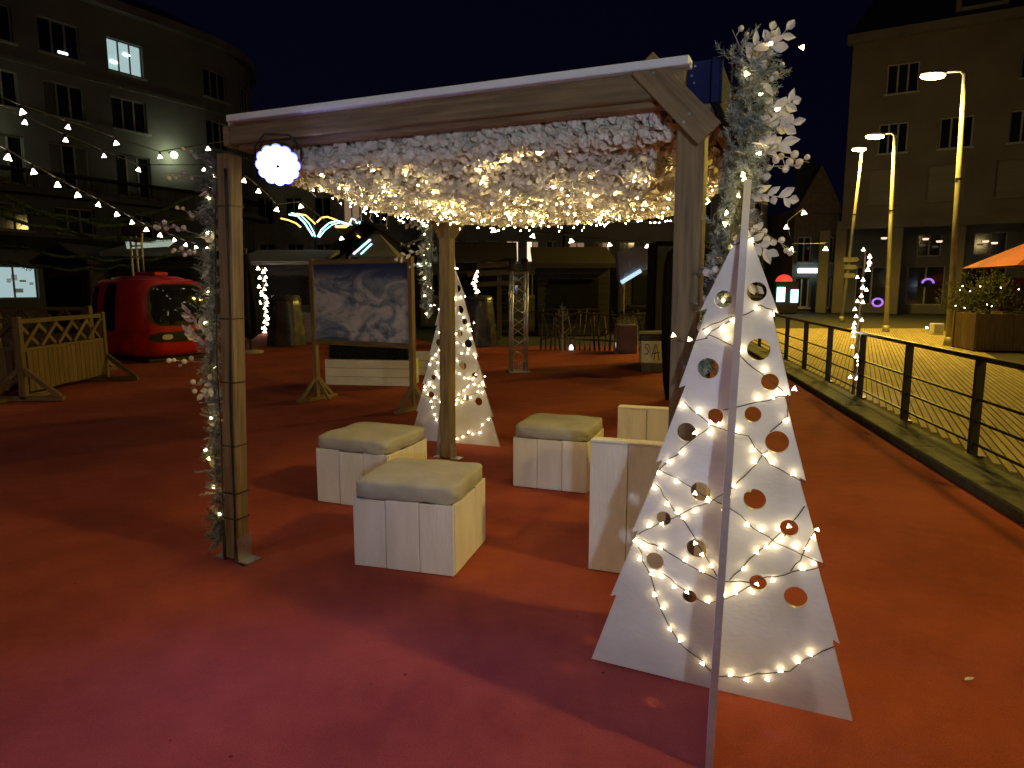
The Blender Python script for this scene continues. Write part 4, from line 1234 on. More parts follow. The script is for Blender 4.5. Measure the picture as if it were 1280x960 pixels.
# ================================================================== WOODEN BARRIERS (left)
def barrier(label, p0, p1, feet=True, H=1.22, dark='wood_dark'):
    p0, p1 = Vector(p0), Vector(p1)
    d = p1 - p0; W = d.length; rz = math.atan2(d.y, d.x)
    th = thing('wooden_barrier', label, 'barrier', p0, rz, 'wooden barriers with lattice tops')
    w = M[dark]
    for x in (0, W):
        o = board('post', (x, 0, .03), (x, 0, H), .09, .09, w, th)
        if feet:
            board('foot', (x, -.55, .045), (x, .55, .045), .09, .07, w, th)
            for s in (-1, 1):
                board('foot_brace', (x, s * .04, .46), (x, s * .50, .07), .05, .07, w, th)
    for z, t in ((H - .06, .07), (.74, .06), (.20, .06)):
        board('rail', (.045, 0, z), (W - .045, 0, z), .05, t, w, th)
    n = int(W / .125)
    for i in range(n):
        x = .08 + (W - .16) * (i + .5) / n
        o = board('plank', (x, -.034, .13), (x, -.034, .73 + .01 * math.sin(i * 7)), .112, .02, w, th)
        o.matrix_local = Matrix.Translation((x, -.034, .43)) @ Matrix(((0, 1, 0), (0, 0, 1), (1, 0, 0))).to_4x4()
    m_ = int(W / .42)
    for i in range(m_):
        xa, xb = .06 + (W - .12) * i / m_, .06 + (W - .12) * (i + 1) / m_
        board('lattice_bar', (xa, -.018, .775), (xb, -.018, H - .1), .02, .06, w, th)
        board('lattice_bar', (xa, .018, H - .1), (xb, .018, .775), .02, .06, w, th)
    return th
barrier('wooden lattice-top barrier with splayed feet, nearest the left edge, running away', (-7.10, 9.78, 0), (-7.22, 12.0, 0))
barrier('wooden lattice barrier leaving the picture at the left edge', (-9.25, 10.35, 0), (-7.24, 9.95, 0))
barrier('rear wooden barrier in front of the shop, beside the red cabin', (-10.1, 13.4, 0), (-8.05, 13.0, 0), H=1.3)

# ================================================================== RED GONDOLA CABIN
gd = thing('gondola_cabin', 'red ski gondola cabin with dark windows parked on the carpet', 'gondola', (-8.42, 15.9, 0.0), R(-31))
def cab_pt(a, z, off=0.0):
    """rounded-box cabin surface; a: angle around, z: 0..1"""
    e = 4.6
    zz = 2 * z - 1
    bul = (1 - abs(zz) ** 3.4) ** (1 / 2.6) if abs(zz) < 1 else 0.0
    k = .74 + .26 * bul
    if z > .5: k *= 1 - .16 * (z - .5) ** 1.2
    ax, ay = 1.22 * k, .92 * k
    ca, sa = math.cos(a), math.sin(a)
    r = 1 / ((abs(ca / ax) ** e + abs(sa / ay) ** e) ** (1 / e))
    return Vector(((r + off) * ca, (r + off) * sa, .10 + 1.74 * z))
mb = MB(); na, nz = 72, 26
vs = [cab_pt(2 * math.pi * i / na, j / nz) for j in range(nz + 1) for i in range(na)]
fs = [(j * na + i, j * na + (i + 1) % na, (j + 1) * na + (i + 1) % na, (j + 1) * na + i) for j in range(nz) for i in range(na)]
fs += [tuple(range(na - 1, -1, -1)), tuple(nz * na + i for i in range(na))]
mb.add(vs, fs).build('body', M['redpaint'], gd, smooth=True)
def cab_patch(name, a0, a1, z0, z1, mt, off=.012, rnd_=.35, slant=0.0, parent=None):
    """rounded-corner panel hugging the cabin skin"""
    mb = MB(); n = 14
    vs, fs = [], []
    for j in range(n + 1):
        for i in range(n + 1):
            u, v = 2 * i / n - 1, 2 * j / n - 1
            e = 1 / rnd_ * 1.6
            m_ = max(abs(u), abs(v), 1e-6); r4 = (abs(u) ** e + abs(v) ** e) ** (1 / e)
            k = m_ / r4 if r4 > 0 else 1
            u, v = u * k, v * k
            a = a0 + (a1 - a0) * (u + 1) / 2 + slant * v
            vs.append(cab_pt(a, z0 + (z1 - z0) * (v + 1) / 2, off))
    for j in range(n):
        for i in range(n):
            q = j * (n + 1) + i
            fs.append((q, q + 1, q + n + 2, q + n + 1))
    # rim back to the skin
    rim = [i for i in range(n + 1)] + [(j + 1) * (n + 1) - 1 for j in range(1, n + 1)] + [n * (n + 1) + i for i in range(n - 1, -1, -1)] + [j * (n + 1) for j in range(n - 1, 0, -1)]
    return mb.add(vs, fs).build(name, mt, parent or gd, smooth=True)
D90 = math.pi / 2
front = 0.0                      # +X end is the big windscreen
cab_patch('windscreen_seal', -.57, .57, .40, .935, M['black'], .006)
cab_patch('windscreen', -.53, .53, .42, .915, M['glass'], .012)
cab_patch('rear_window', math.pi - .60, math.pi + .60, .40, .93, M['glass'], .01)
for s in (-1, 1):
    a = s * D90
    cab_patch('door_window_seal', a - .27, a + .21, .33, .94, M['black'], .006, .25, slant=.03)
    cab_patch('door_window', a - .24, a + .18, .35, .92, M['glass'], .012, .25, slant=.03)
cab_patch('side_window', -D90 - .72, -D90 - .52, .42, .90, M['glass'], .010, .3)
lp = cab_patch('lamp_panel', -.58, .58, .20, .335, M['black'], .02, .5)
for a in (-.30, .14):
    cab_patch('headlight', a - .09, a + .09, .235, .30, M['whiteplas'], .03, .6, parent=lp)
MB().box((0, 0, .05), (1.9, 1.4, .10), b=.03).build('skid', M['black'], gd)
MB().lathe([(.95, 0), (.9, .06), (.7, .10), (0, .12)], 24, Matrix.Translation((0, 0, 1.80)) @ Matrix.Diagonal((1.0, .74, 1, 1))).build('roof_cap', M['redpaint'], gd, smooth=True)
MB().box((.15, 0, 1.95), (.8, .35, .10), b=.03).build('roof_box', M['redpaint'], gd)
hg = MB()
for dx in (-.22, 0, .22):
    hg.tube([(-.35 + dx, 0, 1.85), (-.35 + dx, 0, 2.62), (-.35 + dx * 1.2, 0, 2.95)], .026, n=7)
hg.cyl((-.57, 0, 2.35), (-.13, 0, 2.35), .022, n=6).cyl((-.57, 0, 2.6), (-.13, 0, 2.6), .022, n=6)
hg.build('hanger', M['whiteplas'], gd, smooth=True)
MB().lathe([(.16, -.02), (.30, .10), (.36, .22), (.34, .27), (.2, .24), (0, .22)], 18, Matrix.Translation((-.35, 0, 2.85)) @ Matrix.Diagonal((1.3, .7, 1, 1))).build('hanger_cap', M['sack'], gd, smooth=True)

# ================================================================== DISPLAY BOARD
p0, p1 = G(397, 500), G(517, 513)
d = p1 - p0; W = d.length; rz = math.atan2(d.y, d.x)
db = thing('display_board', 'timber display stand holding a printed picture of snow and cloud', 'display board', p0, rz)
for x in (0, W):
    o = board('post', (x, 0, .02), (x, 0, 2.05), .07, .07, M['wood'], db)
    board('foot', (x, -.38, .03), (x, .38, .03), .08, .05, M['wood'], db)
    for s in (-1, 1): board('foot_brace', (x, s * .03, .33), (x, s * .30, .05), .04, .055, M['wood'], db)
    for s in (-1, 1): board('foot_brace', (x + s * .03, 0, .30), (x + s * .24, 0, .02), .04, .05, M['wood'], db)
board('rail', (.035, 0, 2.0), (W - .035, 0, 2.0), .055, .07, M['wood'], db)
board('rail', (.035, 0, .87), (W - .035, 0, .87), .055, .075, M['wood'], db)
MB().box((0, 0, 0), (W - .08, .012, 1.06)).build('printed_panel', M['poster'], db, M=Matrix.Translation((W / 2, -.01, 1.435)))

# ================================================================== WHITE TROUGHS
def trough(label, p, ang, w, dp, h, hedge, seed):
    th = thing('plank_trough', label, 'planter', p, R(ang), 'long white plank boxes')
    rr = random.Random(seed)
    n = 3
    for i in range(n):
        z = h * (i + .5) / n
        for y in (.01, dp - .01):
            board('plank', (0, y, z), (w, y, z), .02, round(h / n - .006, 3), M['white'], th)
        for x in (.01, w - .01):
            board('plank', (x, .022, z), (x, dp - .022, z), .02, round(h / n - .006, 3), M['white'], th)
    MB().box((w / 2, dp / 2, h / 2 - .02), (w - .05, dp - .05, h - .06)).build('soil_box', M['joint'], th)
    if hedge > 0:
        MB().box((w / 2, dp / 2, h + hedge * .36), (w - .12, dp - .14, hedge * .72)).build('hedge_core', M['blackcloth'], th)
        mb = MB()
        for k in range(420):
            b0 = Vector((rr.uniform(.03, w - .03), rr.uniform(.05, dp - .05), h - .03 + rr.random() ** 1.3 * hedge * .8))
            fir_sprig(mb, b0, Vector((rr.uniform(-.8, .8), rr.uniform(-.8, .8), 1)), rr.uniform(.08, .16), rr, .05, 9, .006)
        tag(mb.build('hedge', M['fir'], th), kind='stuff')
    return th
p = G(407, 481); trough('white plank trough with a dark hedge seen under the display board', p, -8, 1.5, .5, .44, .42, 1)
p = G(345, 427); trough('white plank box standing left of the display board, near the light column', p, -6, 1.35, .9, .86, 0, 2)
tr3 = trough('short white plank trough just right of the one under the display board', G(508, 469), -4, .75, .45, .42, 0, 3)

# ================================================================== TRUSS TOWER
tb = G(648, 464)
tt = thing('truss_tower', 'short aluminium box truss tower standing on the carpet', 'truss', tb, R(9))
MB().box((0, 0, .01), (.42, .42, .02)).build('base_plate', M['alu'], tt)
hw, TH = .145, 1.95
for sx in (-1, 1):
    for sy in (-1, 1):
        MB().cyl((sx * hw, sy * hw, .02), (sx * hw, sy * hw, TH), .024, n=10).build('chord', M['alu'], tt, smooth=True)
nb = 9
for f in range(4):
    Mz = Matrix.Rotation(f * math.pi / 2, 4, 'Z')
    for i in range(nb):
        z0, z1 = .06 + (TH - .1) * i / nb, .06 + (TH - .1) * (i + 1) / nb
        a, b2 = (-hw, hw) if i % 2 == 0 else (hw, -hw)
        MB().cyl(Mz @ Vector((a, -hw, z0)), Mz @ Vector((b2, -hw, z1)), .009, n=6).build('diagonal', M['alu'], tt, smooth=True)
    MB().cyl(Mz @ Vector((-hw, -hw, TH - .03)), Mz @ Vector((hw, -hw, TH - .03)), .012, n=6).build('cross_tube', M['alu'], tt)
for k in range(2):
    ph = thing('spot_head', 'black spotlight head on top of the truss tower, %s one' % ('left', 'right')[k], 'spotlight', tb + Vector((-.12 + .24 * k, 0, TH)))
    MB().lathe([(0, -.1), (.06, -.09), (.07, .08), (.06, .09), (0, .07)], 12, Matrix.Translation((0, 0, .15)) @ Matrix.Rotation(R(70 - 30 * k), 4, 'X')).build('housing', M['black'], ph, smooth=True)
    MB().tube([(-.085, 0, .15), (-.085, 0, .02), (.085, 0, .02), (.085, 0, .15)], .008).build('yoke', M['black'], ph)

# ================================================================== HUTS AND DARK MIDDLE GROUND
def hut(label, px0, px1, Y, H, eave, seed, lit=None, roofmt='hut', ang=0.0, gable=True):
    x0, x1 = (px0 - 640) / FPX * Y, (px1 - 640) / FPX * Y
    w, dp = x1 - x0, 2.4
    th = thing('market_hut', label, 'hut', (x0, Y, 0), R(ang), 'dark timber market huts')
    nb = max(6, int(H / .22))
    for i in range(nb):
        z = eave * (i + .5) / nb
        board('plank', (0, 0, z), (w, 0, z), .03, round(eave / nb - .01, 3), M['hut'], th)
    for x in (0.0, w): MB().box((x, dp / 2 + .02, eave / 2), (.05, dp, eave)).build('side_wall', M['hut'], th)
    mb = MB()
    rz_ = H
    if gable:
        mb.add([(-.2, -.35, eave), (w / 2, -.35, rz_), (w + .2, -.35, eave), (-.2, dp + .2, eave), (w / 2, dp + .2, rz_), (w + .2, dp + .2, eave),
                (-.2, -.35, eave + .1), (w / 2, -.35, rz_ + .1), (w + .2, -.35, eave + .1), (-.2, dp + .2, eave + .1), (w / 2, dp + .2, rz_ + .1), (w + .2, dp + .2, eave + .1)],
               [(0, 3, 4, 1), (1, 4, 5, 2), (6, 7, 10, 9), (7, 8, 11, 10), (0, 1, 7, 6), (1, 2, 8, 7), (0, 6, 9, 3), (2, 5, 11, 8)])
    else:
        mb.add([(-.2, -.5, eave), (w + .2, -.5, eave), (w + .2, dp, rz_), (-.2, dp, rz_), (-.2, -.5, eave + .14), (w + .2, -.5, eave + .14), (w + .2, dp, rz_ + .14), (-.2, dp, rz_ + .14)],
               [(0, 3, 2, 1), (4, 5, 6, 7), (0, 1, 5, 4), (1, 2, 6, 5), (3, 0, 4, 7), (2, 3, 7, 6)])
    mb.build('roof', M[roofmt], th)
    MB().box((w / 2, -.04, eave * .62), (w * .7, .05, eave * .42)).build('hatch', M['blackcloth'], th)
    board('counter', (w * .1, -.16, eave * .39), (w * .9, -.16, eave * .39), .28, .05, M['hut'], th)
    return th
hut('low dark timber hut with pale roof edge left of the display board', 306, 402, 25.5, 3.0, 2.45, 1, roofmt='tent', gable=False)
hut('dark timber hut behind the truss tower', 672, 760, 23.5, 3.0, 2.3, 2, gable=False)
hut('dark timber hut behind the black draped column', 772, 890, 25, 3.2, 2.5, 3)
hut('dark gabled hut behind the display board', 402, 525, 29, 4.3, 2.7, 4)
hut('dark hut behind the red gondola with a pale greenish awning', 150, 262, 24, 3.3, 2.7, 5, roofmt='tent', gable=False)
hut('dark hut at the far left behind the wooden barriers', 62, 118, 23, 3.0, 2.4, 6)
hut('dark hut between the rear tree and the truss tower', 560, 640, 27, 3.4, 2.6, 7, gable=False)
# bright awning panel behind the gondola
aw = thing('lit_awning', 'thin pale awning glowing above the red gondola', 'awning', at(188, 308, 22.5))
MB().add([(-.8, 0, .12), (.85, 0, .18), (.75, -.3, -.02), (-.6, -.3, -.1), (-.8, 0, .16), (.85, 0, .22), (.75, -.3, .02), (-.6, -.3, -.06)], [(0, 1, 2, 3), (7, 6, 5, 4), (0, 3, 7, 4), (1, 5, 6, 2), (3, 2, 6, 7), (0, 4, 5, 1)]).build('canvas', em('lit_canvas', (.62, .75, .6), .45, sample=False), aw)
MB().tube([(-.8, 0, .14), (0, -.1, .1), (.85, 0, .2)], .02).build('awning_bar', M['steel'], aw)

# timber cross frame, covered barrel, rustic fence, bare sapling, planter
cf = thing('timber_frame', 'pale timber post with cross beams between the rear tree and the truss', 'timber frame', G(624, 424))
board('post', (0, 0, 0), (0, 0, 2.15), .14, .14, M['wood_dark'], cf)
for z, a, b2 in ((2.05, -1.0, .55), (1.72, -.85, .7), (2.3, -.7, .4)):
    board('cross_beam', (a, -.09, z), (b2, -.09, z + .08), .06, .16, M['wood_dark'], cf)
for (lb, px, py, seed) in (('covered barrel in dark shiny sheeting just right of the rear tree', 598, 432, 1), ('covered barrel in dark shiny sheeting left of the display board', 360, 432, 2)):
    c = G(px, py)
    cb_ = thing('covered_barrel', lb, 'barrel', c, 0, 'sheet-covered barrels')
    rr = random.Random(seed); mb = MB(); n = 28; vs = []; fs = []
    prof = [(.52, .02), (.50, .3), (.46, .7), (.42, 1.1), (.41, 1.36), (.36, 1.42), (.0, 1.44)]
    for k, (r, z) in enumerate(prof):
        for i in range(n):
            a = 2 * math.pi * i / n
            f = 1 + (.09 * (1 - z / 1.44)) * math.sin(a * 7 + seed) + .03 * math.sin(a * 13)
            vs.append((r * f * math.cos(a), r * f * math.sin(a), z))
    for k in range(len(prof) - 1):
        for i in range(n): fs.append((k * n + i, k * n + (i + 1) % n, (k + 1) * n + (i + 1) % n, (k + 1) * n + i))
    mb.add(vs, fs).build('sheet_cover', M['sack'], cb_, smooth=True)
    MB().tube([(.43 * math.cos(i * .3), .43 * math.sin(i * .3), 1.3) for i in range(22)], .012).build('tie_cord', M['cable'], cb_)
fp0, fp1 = G(676, 437), G(806, 439)
rf = thing('rustic_fence', 'low dark fence of rough branches at the back of the carpet', 'fence', fp0, math.atan2((fp1 - fp0).y, (fp1 - fp0).x))
Wf = (fp1 - fp0).length; rr = random.Random(5)
for i in range(22):
    x = Wf * i / 21
    MB().tube([(x, 0, 0), (x + rr.uniform(-.05, .05), rr.uniform(-.03, .03), .5), (x + rr.uniform(-.1, .1), 0, rr.uniform(.85, 1.1))], [.03, .026, .02], n=6).build('stake', M['bark'], rf, smooth=True)
for z in (.3, .95):
    MB().tube([(Wf * k / 8, -.04, z + rr.uniform(-.05, .05)) for k in range(9)], .025, n=6).build('rail', M['bark'], rf, smooth=True)
for k in range(4):
    x = Wf * (k + .2) / 4
    MB().tube([(x, -.06, .3), (x + Wf / 5, -.06, .95)], .02, n=6).build('diagonal', M['bark'], rf)
sap = thing('bare_sapling', 'small frosted bare sapling in front of the rustic fence', 'sapling', G(702, 441))
rr = random.Random(8)
MB().tube([(0, 0, 0), (.02, 0, .6), (.0, 0, 1.25)], [.03, .02, .006], n=6).build('trunk', M['twig'], sap)
mb = MB()
for k in range(26):
    z = rr.uniform(.3, 1.15); a = rr.uniform(0, 6.28); l = .42 * (1.3 - z)
    e1 = Vector((l * math.cos(a), l * math.sin(a), z + l * .55))
    mb.tube([(0, 0, z), e1], [.009, .003], n=4)
    fir_sprig(mb, Vector((0, 0, z)).lerp(e1, .4), e1 - Vector((0, 0, z)), l * .7, rr, .05, 12, .004)
tag(mb.build('branches', M['frost'], sap), kind='stuff')
for lb, px, py, h in (('small white ground lamp at the foot of the rustic fence', 714, 439, .16), ('narrow white ground lamp beside the concrete planter', 772, 441, .42)):
    gl = thing('ground_lamp', lb, 'ground lamp', G(px, py), 0, 'white ground lamps')
    MB().lathe([(.09, 0), (.09, .03), (.03, .05), (0, .05)], 12).build('foot', M['whiteplas'], gl)
    MB().lathe([(.05, .05), (.055, h * .6), (.03, h), (0, h + .01)], 10).build('shade', em('white_lamp_shade_' + str(px), (1, .97, .95), 3.0, sample=False), gl, smooth=True)
pl = thing('concrete_planter', 'square pale planter with dry twigs left of the white crate bin', 'planter', G(784, 442))
MB().box((0, .26, .36), (.52, .52, .72), b=.02).build('pot', M['concrete'], pl)
mb = MB(); rr = random.Random(2)
for k in range(60):
    fir_sprig(mb, Vector((rr.uniform(-.2, .2), .26 + rr.uniform(-.2, .2), .68)), Vector((rr.uniform(-1, 1), rr.uniform(-1, 1), .8)), rr.uniform(.15, .3), rr, .05, 10, .005)
mb.build('dry_twigs', M['twig'], pl)
# graffitied white bin with black rim
bn = thing('graffiti_bin', 'black-rimmed white bin with scribbled black lettering beside the draped column', 'bin', G(815, 466), R(-8))
MB().box((0, .25, .40), (.46, .46, .44), b=.02).build('white_panel', M['whiteplas'], bn)
MB().box((0, .25, .09), (.42, .42, .17), b=.01).build('base', M['sack'], bn)
MB().box((0, .25, .685), (.50, .50, .12), b=.02).build('black_band', M['black'], bn)
MB().box((0, .25, .77), (.56, .54, .045), b=.012).build('lid', M['concrete'], bn)
mb = MB(); y = .014
S_ = [(-.07, .53), (-.10, .56), (-.14, .545), (-.14, .50), (-.10, .46), (-.075, .41), (-.10, .36), (-.15, .37)]
V_ = [(-.06, .52), (-.02, .30), (.05, .55)]
A_ = [(.03, .26), (.075, .56), (.13, .24)]
A2 = [(-.01, .37), (.14, .40)]
for st in (S_, V_, A_, A2): mb.tube([(x, y, z) for x, z in st], .009, n=5)
mb.build('scribbled_lettering', M['cable'], bn)
bc = thing('black_cabinet', 'tall plain black cabinet standing behind the graffiti bin', 'cabinet', at(815, 440, 14.4), 0); bc.location.z = 0
MB().box((.55, .4, 1.3), (1.1, .8, 2.6), b=.04).build('carcass', M['blackcloth'], bc)
for x in (.29, .81): MB().box((x, -.012, 1.3), (.49, .02, 2.4), b=.006).build('door', M['black'], bc)
# tall black drape
bd = thing('draped_column', 'tall black fabric-draped column just left of the right front post', 'drape', G(857, 500))
rr = random.Random(4); mb = MB(); n = 48; vs = []; fs = []
prof = [(.28, .0), (.33, .3), (.37, .8), (.39, 1.4), (.38, 1.95), (.33, 2.15), (.18, 2.26), (0, 2.28)]
for r, z in prof:
    for i in range(n):
        a = 2 * math.pi * i / n
        f = 1 + .05 * math.sin(a * 11 + z) * (1 - z / 2.6) + .02 * math.sin(a * 5 + 2 * z)
        vs.append((r * f * math.cos(a), r * f * .8 * math.sin(a), z))
for k in range(len(prof) - 1):
    for i in range(n): fs.append((k * n + i, k * n + (i + 1) % n, (k + 1) * n + (i + 1) % n, (k + 1) * n + i))
mb.add(vs, fs).build('drape_cloth', M['blackcloth'], bd, smooth=True)
MB().tube([(.385 * math.cos(i * .3), .31 * math.sin(i * .3), 1.7) for i in range(22)], .012).build('tie_cord', M['cable'], bd)
# folded parasol behind the left post
fpz = thing('folded_parasol', 'folded dark navy parasol seen just right of the left front post', 'parasol', G(314, 441))
MB().cyl((0, 0, 0), (0, 0, 2.6), .03, n=8).build('pole', M['black'], fpz)
mb = MB(); vs = []; fs = []; n = 40
prof = [(.05, .35), (.22, .5), (.27, .8), (.22, 1.3), (.14, 1.9), (.06, 2.45), (.0, 2.5)]
for r, z in prof:
    for i in range(n):
        a = 2 * math.pi * i / n
        f = 1 + .2 * math.sin(a * 8) * (z < 2.2)
        vs.append((r * f * math.cos(a), r * f * math.sin(a), z))
for k in range(len(prof) - 1):
    for i in range(n): fs.append((k * n + i, k * n + (i + 1) % n, (k + 1) * n + (i + 1) % n, (k + 1) * n + i))
mb.add(vs, fs).build('canvas', M['navycloth'], fpz, smooth=True)
MB().lathe([(.3, 0), (.3, .05), (.06, .08), (0, .08)], 16).build('base', M['concrete'], fpz, smooth=True)
# grey canvas parasol pair with glowing underside near the black column
gp = thing('lit_market_umbrella', 'pale umbrella with bluish lit edge above the concrete planter', 'umbrella', at(789, 440, 19)); gp.location.z = 0
MB().cyl((-.25, 0, 0), (-.25, 0, 2.0), .03, n=8).build('pole', M['steel'], gp)
MB().add([(-.35, 0, 1.75), (.1, 0, 2.05), (.75, 0, 2.25), (.75, 0, 2.75), (.0, 0, 2.75), (-.45, 0, 2.6), (-.35, .5, 1.8), (.75, .5, 2.3), (.75, .5, 2.75), (-.45, .5, 2.6)], [(0, 1, 2, 3, 4, 5), (6, 9, 8, 7), (0, 5, 9, 6), (5, 4, 3, 8, 9)]).build('canvas', M['tent'], gp)
MB().tube([(-.33, -.05, 1.78), (.0, -.05, 1.98), (.2, -.05, 2.1)], .06, n=6).tube([(.4, -.05, 2.14), (.7, -.05, 2.24)], .05, n=6).build('led_edge', em('blue_white_led', (.55, .8, 1.0), 1.0, sample=False), gp)

# ================================================================== LIGHT ARCH DECORATION AND PAGODA TENT
lc = at(394, 300, 30); 
la = thing('light_arches', 'blue and gold christmas light arches on a pole behind the display board', 'light decoration', (lc.x, lc.y, 0))
MB().cyl((0, 0, 0), (0, 0, 4.9), .05, n=8).build('pole', M['black'], la)
def lt(pts, mt, r=.035):
    w = []
    for px, py in pts:
        q = at(px, py, 29.9) - Vector(la.location); w.append(q)
    return MB().tube(w, r, n=6).build('light_tube', M[mt], la, smooth=True)
lt([(361, 268), (372, 270), (381, 279), (388, 290), (391, 295)], 'e_cyan'); lt([(364, 266), (376, 269), (386, 279), (392, 290), (394, 296)], 'e_cyan', .025)
lt([(397, 296), (402, 287), (411, 279), (422, 276), (432, 279), (440, 281)], 'e_cyan'); lt([(399, 297), (406, 288), (415, 281), (426, 278), (436, 282)], 'e_cyan', .025)
lt([(371, 267), (382, 269), (390, 276), (394, 280)], 'e_gold'); lt([(396, 278), (402, 272), (409, 271), (418, 274), (426, 278)], 'e_gold')
lt([(351, 273), (360, 275), (370, 279), (376, 284)], 'e_gold'); lt([(419, 283), (428, 282), (436, 282), (432, 284), (421, 284), (419, 283)], 'e_gold')
lt([(437, 279), (440, 273), (444, 275), (446, 279), (450, 277), (449, 283), (445, 285)], 'e_cyan'); lt([(443, 289), (446, 294), (450, 297)], 'e_gold', .04)
tg = at(472, 318, 26)
pt_ = thing('pagoda_tent', 'grey pyramid tent top with a lit greenish panel behind the display board', 'tent', (tg.x, tg.y, 0))
MB().add([(-.9, -.9, 2.75), (.9, -.9, 2.75), (.9, .9, 2.75), (-.9, .9, 2.75), (-.12, -.12, 3.6), (.12, -.12, 3.6), (.12, .12, 3.6), (-.12, .12, 3.6)], [(0, 1, 5, 4), (1, 2, 6, 5), (2, 3, 7, 6), (3, 0, 4, 7), (4, 5, 6, 7)]).build('canvas', M['tent'], pt_)
for x, y in ((-.85, -.85), (.85, -.85), (.85, .85), (-.85, .85)): MB().cyl((x, y, 0), (x, y, 2.75), .05, n=8).build('leg', M['steel'], pt_)
lw_ = MB()
lw_.tube([(-.72, -.80, 2.83), (-.2, -.30, 3.38)], .05, n=6).tube([(-.45, -.80, 2.83), (-.12, -.45, 3.22)], .04, n=6).build('lit_strip', M['e_cyan'], pt_)
gt = thing('light_tube', 'short green-white light tube beside the rear garland', 'tube light', at(530, 331, 14)); MB().cyl((-.14, 0, 0), (.14, 0, 0), .035, n=8).build('tube', M['e_green'], gt, smooth=True)
MB().cyl((-.16, 0, .05), (.16, 0, .05), .012, n=6).build('fitting', M['black'], gt)
MB().cyl((0, 0, .05), (0, 0, 1.1), .006, n=5).build('hanging_cord', M['cable'], gt)

# ================================================================== RIGHT PAVEMENT OBJECTS
pb_ = thing('wooden_planter', 'large square timber planter on the yellow pavement', 'planter', (12.0, 17.6, 0), R(-12))
for f in range(4):
    Mz = Matrix.Translation((.65, .65, 0)) @ Matrix.Rotation(f * math.pi / 2, 4, 'Z')
    for i in range(3):
        o = board('panel', (0, 0, 0), (0, 0, .96), .42, .03, M['wood'], pb_)
        o.matrix_local = Mz @ Matrix.Translation((-.42 + .42 * i + .001 * i, -.65, .50)) @ Matrix(((0, 1, 0), (0, 0, 1), (1, 0, 0))).to_4x4() @ Matrix.Scale(.985, 4)
    o = board('corner_post', (0, 0, 0), (0, 0, 1.02), .09, .09, M['wood'], pb_); o.matrix_local = Mz @ Matrix.Translation((.66, -.66, .51)) @ Matrix(((0, 1, 0), (0, 0, 1), (1, 0, 0))).to_4x4()
MB().box((.65, .65, .5), (1.2, 1.2, .9)).build('soil_box', M['joint'], pb_)
bsh = thing('bush', 'dark rounded bush with tiny lights growing in the timber planter', 'bush', (12.6, 18.1, .95))
rr = random.Random(21)
MB().tube([(0, 0, 0), (.05, 0, .4), (.0, 0, .7)], [.06, .05, .02]).build('stem', M['bark'], bsh)
mb = MB()
for k in range(1100):
    a, e_ = rr.uniform(0, 6.28), rr.uniform(-.15, 1.45)
    r = rr.random() ** .4
    lump = 1 + .18 * math.sin(3 * a + 1) + .12 * math.sin(5 * a + 3 * e_)
    p = Vector((1.08 * r * lump * math.cos(a) * math.cos(e_), .8 * r * lump * math.sin(a) * math.cos(e_), .15 + .78 * r * lump * math.sin(e_)))
    fir_sprig(mb, p, p + Vector((rr.uniform(-.5, .5), rr.uniform(-.5, .5), .45)), rr.uniform(.1, .2), rr, .055, 9, .011)
tag(mb.build('foliage', M['bush'], bsh), kind='stuff')
for k in range(16):
    a = rr.uniform(math.pi, 2 * math.pi)
    link('bulb', B_FEST, bsh, Matrix.Translation((1.0 * math.cos(a), .8 * math.sin(a) * .9, rr.uniform(.1, .85))) @ Matrix.Scale(.014, 4))
st = thing('red_stall', 'red market stall with orange canvas roof at the right picture edge', 'stall', (13.2, 17.6, 0), R(-10))
for i in range(6): board('counter_plank', (.0, .0, .1 + i * .165), (2.6, .0, .1 + i * .165), .03, .155, M['wood_dark'], st)
MB().box((-.0, 1.2, .5), (.05, 2.3, .98)).build('side_panel', M['wood_dark'], st)
for x in (.05, 2.55):
    for y in (.05, 2.3): board('post', (x, y, 0), (x, y, 2.25), .09, .09, M['wood_dark'], st)
MB().box((1.3, 1.5, 1.45), (2.45, .04, .9)).build('red_back_panel', M['redpanel'], st)
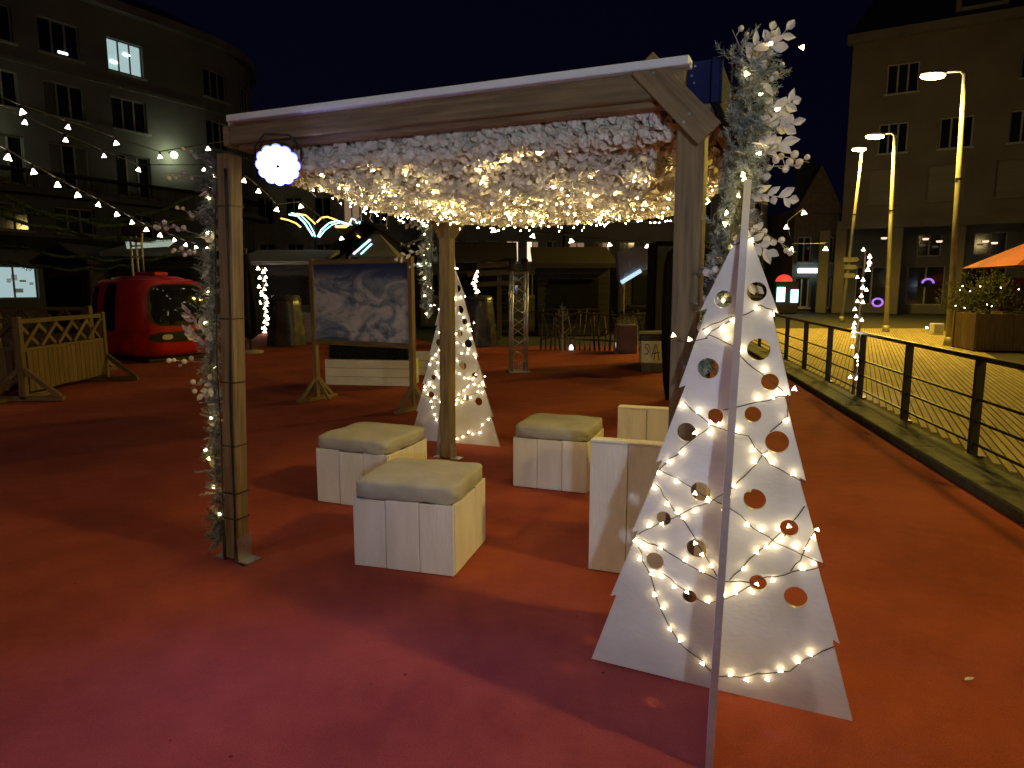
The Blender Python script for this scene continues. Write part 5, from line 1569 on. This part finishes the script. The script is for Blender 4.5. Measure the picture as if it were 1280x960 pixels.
board('fascia', (-.3, -.12, 2.12), (2.8, -.12, 2.12), .05, .22, M['wood'], st)
MB().add([(-.45, -.3, 2.2), (3.0, -.3, 2.2), (3.0, 2.6, 2.2), (-.45, 2.6, 2.2), (1.27, 1.15, 3.2)], [(0, 1, 4), (1, 2, 4), (2, 3, 4), (3, 0, 4), (3, 2, 1, 0)]).build('canvas_roof', M['orangetop'], st)
wb = thing('white_box', 'small white electrical box beside the timber planter', 'box', G(1170, 418))
MB().box((0, 0, .2), (.38, .25, .38), b=.015).build('body', M['whiteplas'], wb); MB().box((0, -.13, .2), (.3, .012, .28), b=.004).build('lid', M['concrete'], wb)
cn = thing('ground_lamp', 'tiny lamp on the pavement left of the white box', 'ground lamp', G(1158, 415))
MB().lathe([(.06, 0), (.05, .12), (0, .13)], 8).build('body', M['whiteplas'], cn); MB().sphere((0, 0, .16), .05, 8, 6).build('shade', M['e_tube'], cn)
# litter on the carpet
lf = MB()
leaf_quad(lf, Vector((0, 0, .006)), Vector((1, .15, .05)), Vector((-.15, 1, 0)), .05, .014, Vector((0, 0, 1)))
o = lf.build('paper_scrap', M['leafw'], None); o.location = G(1205, 852); tag(o, 'small pale paper scrap lying on the carpet at lower right', 'litter')
rr = random.Random(77)
for i, (px, py) in enumerate([(462, 858), (585, 800), (608, 742), (700, 735), (915, 850), (968, 840), (585, 858), (260, 832)]):
    mb = MB(); leaf_quad(mb, Vector((0, 0, .005)), Vector((rr.uniform(-1, 1), rr.uniform(-1, 1), .2)), Vector((rr.uniform(-1, 1), 1, 0)), rr.uniform(.012, .022), .005, Vector((0, 0, 1)))
    o = mb.build('dry_leaf', M['bark'], None); o.location = G(px, py)
    tag(o, 'tiny dark leaf scrap on the carpet ' + ['left of centre near the bottom edge', 'right of the nearest stool and below it', 'just below the nearest stool', 'in front of the near plank chair', 'beside the foot of the large tree spine', 'under the right half of the large tree', 'below the nearest stool, close to the bottom edge', 'in the dark lower left corner'][i], 'litter', 'leaf scraps on the carpet')
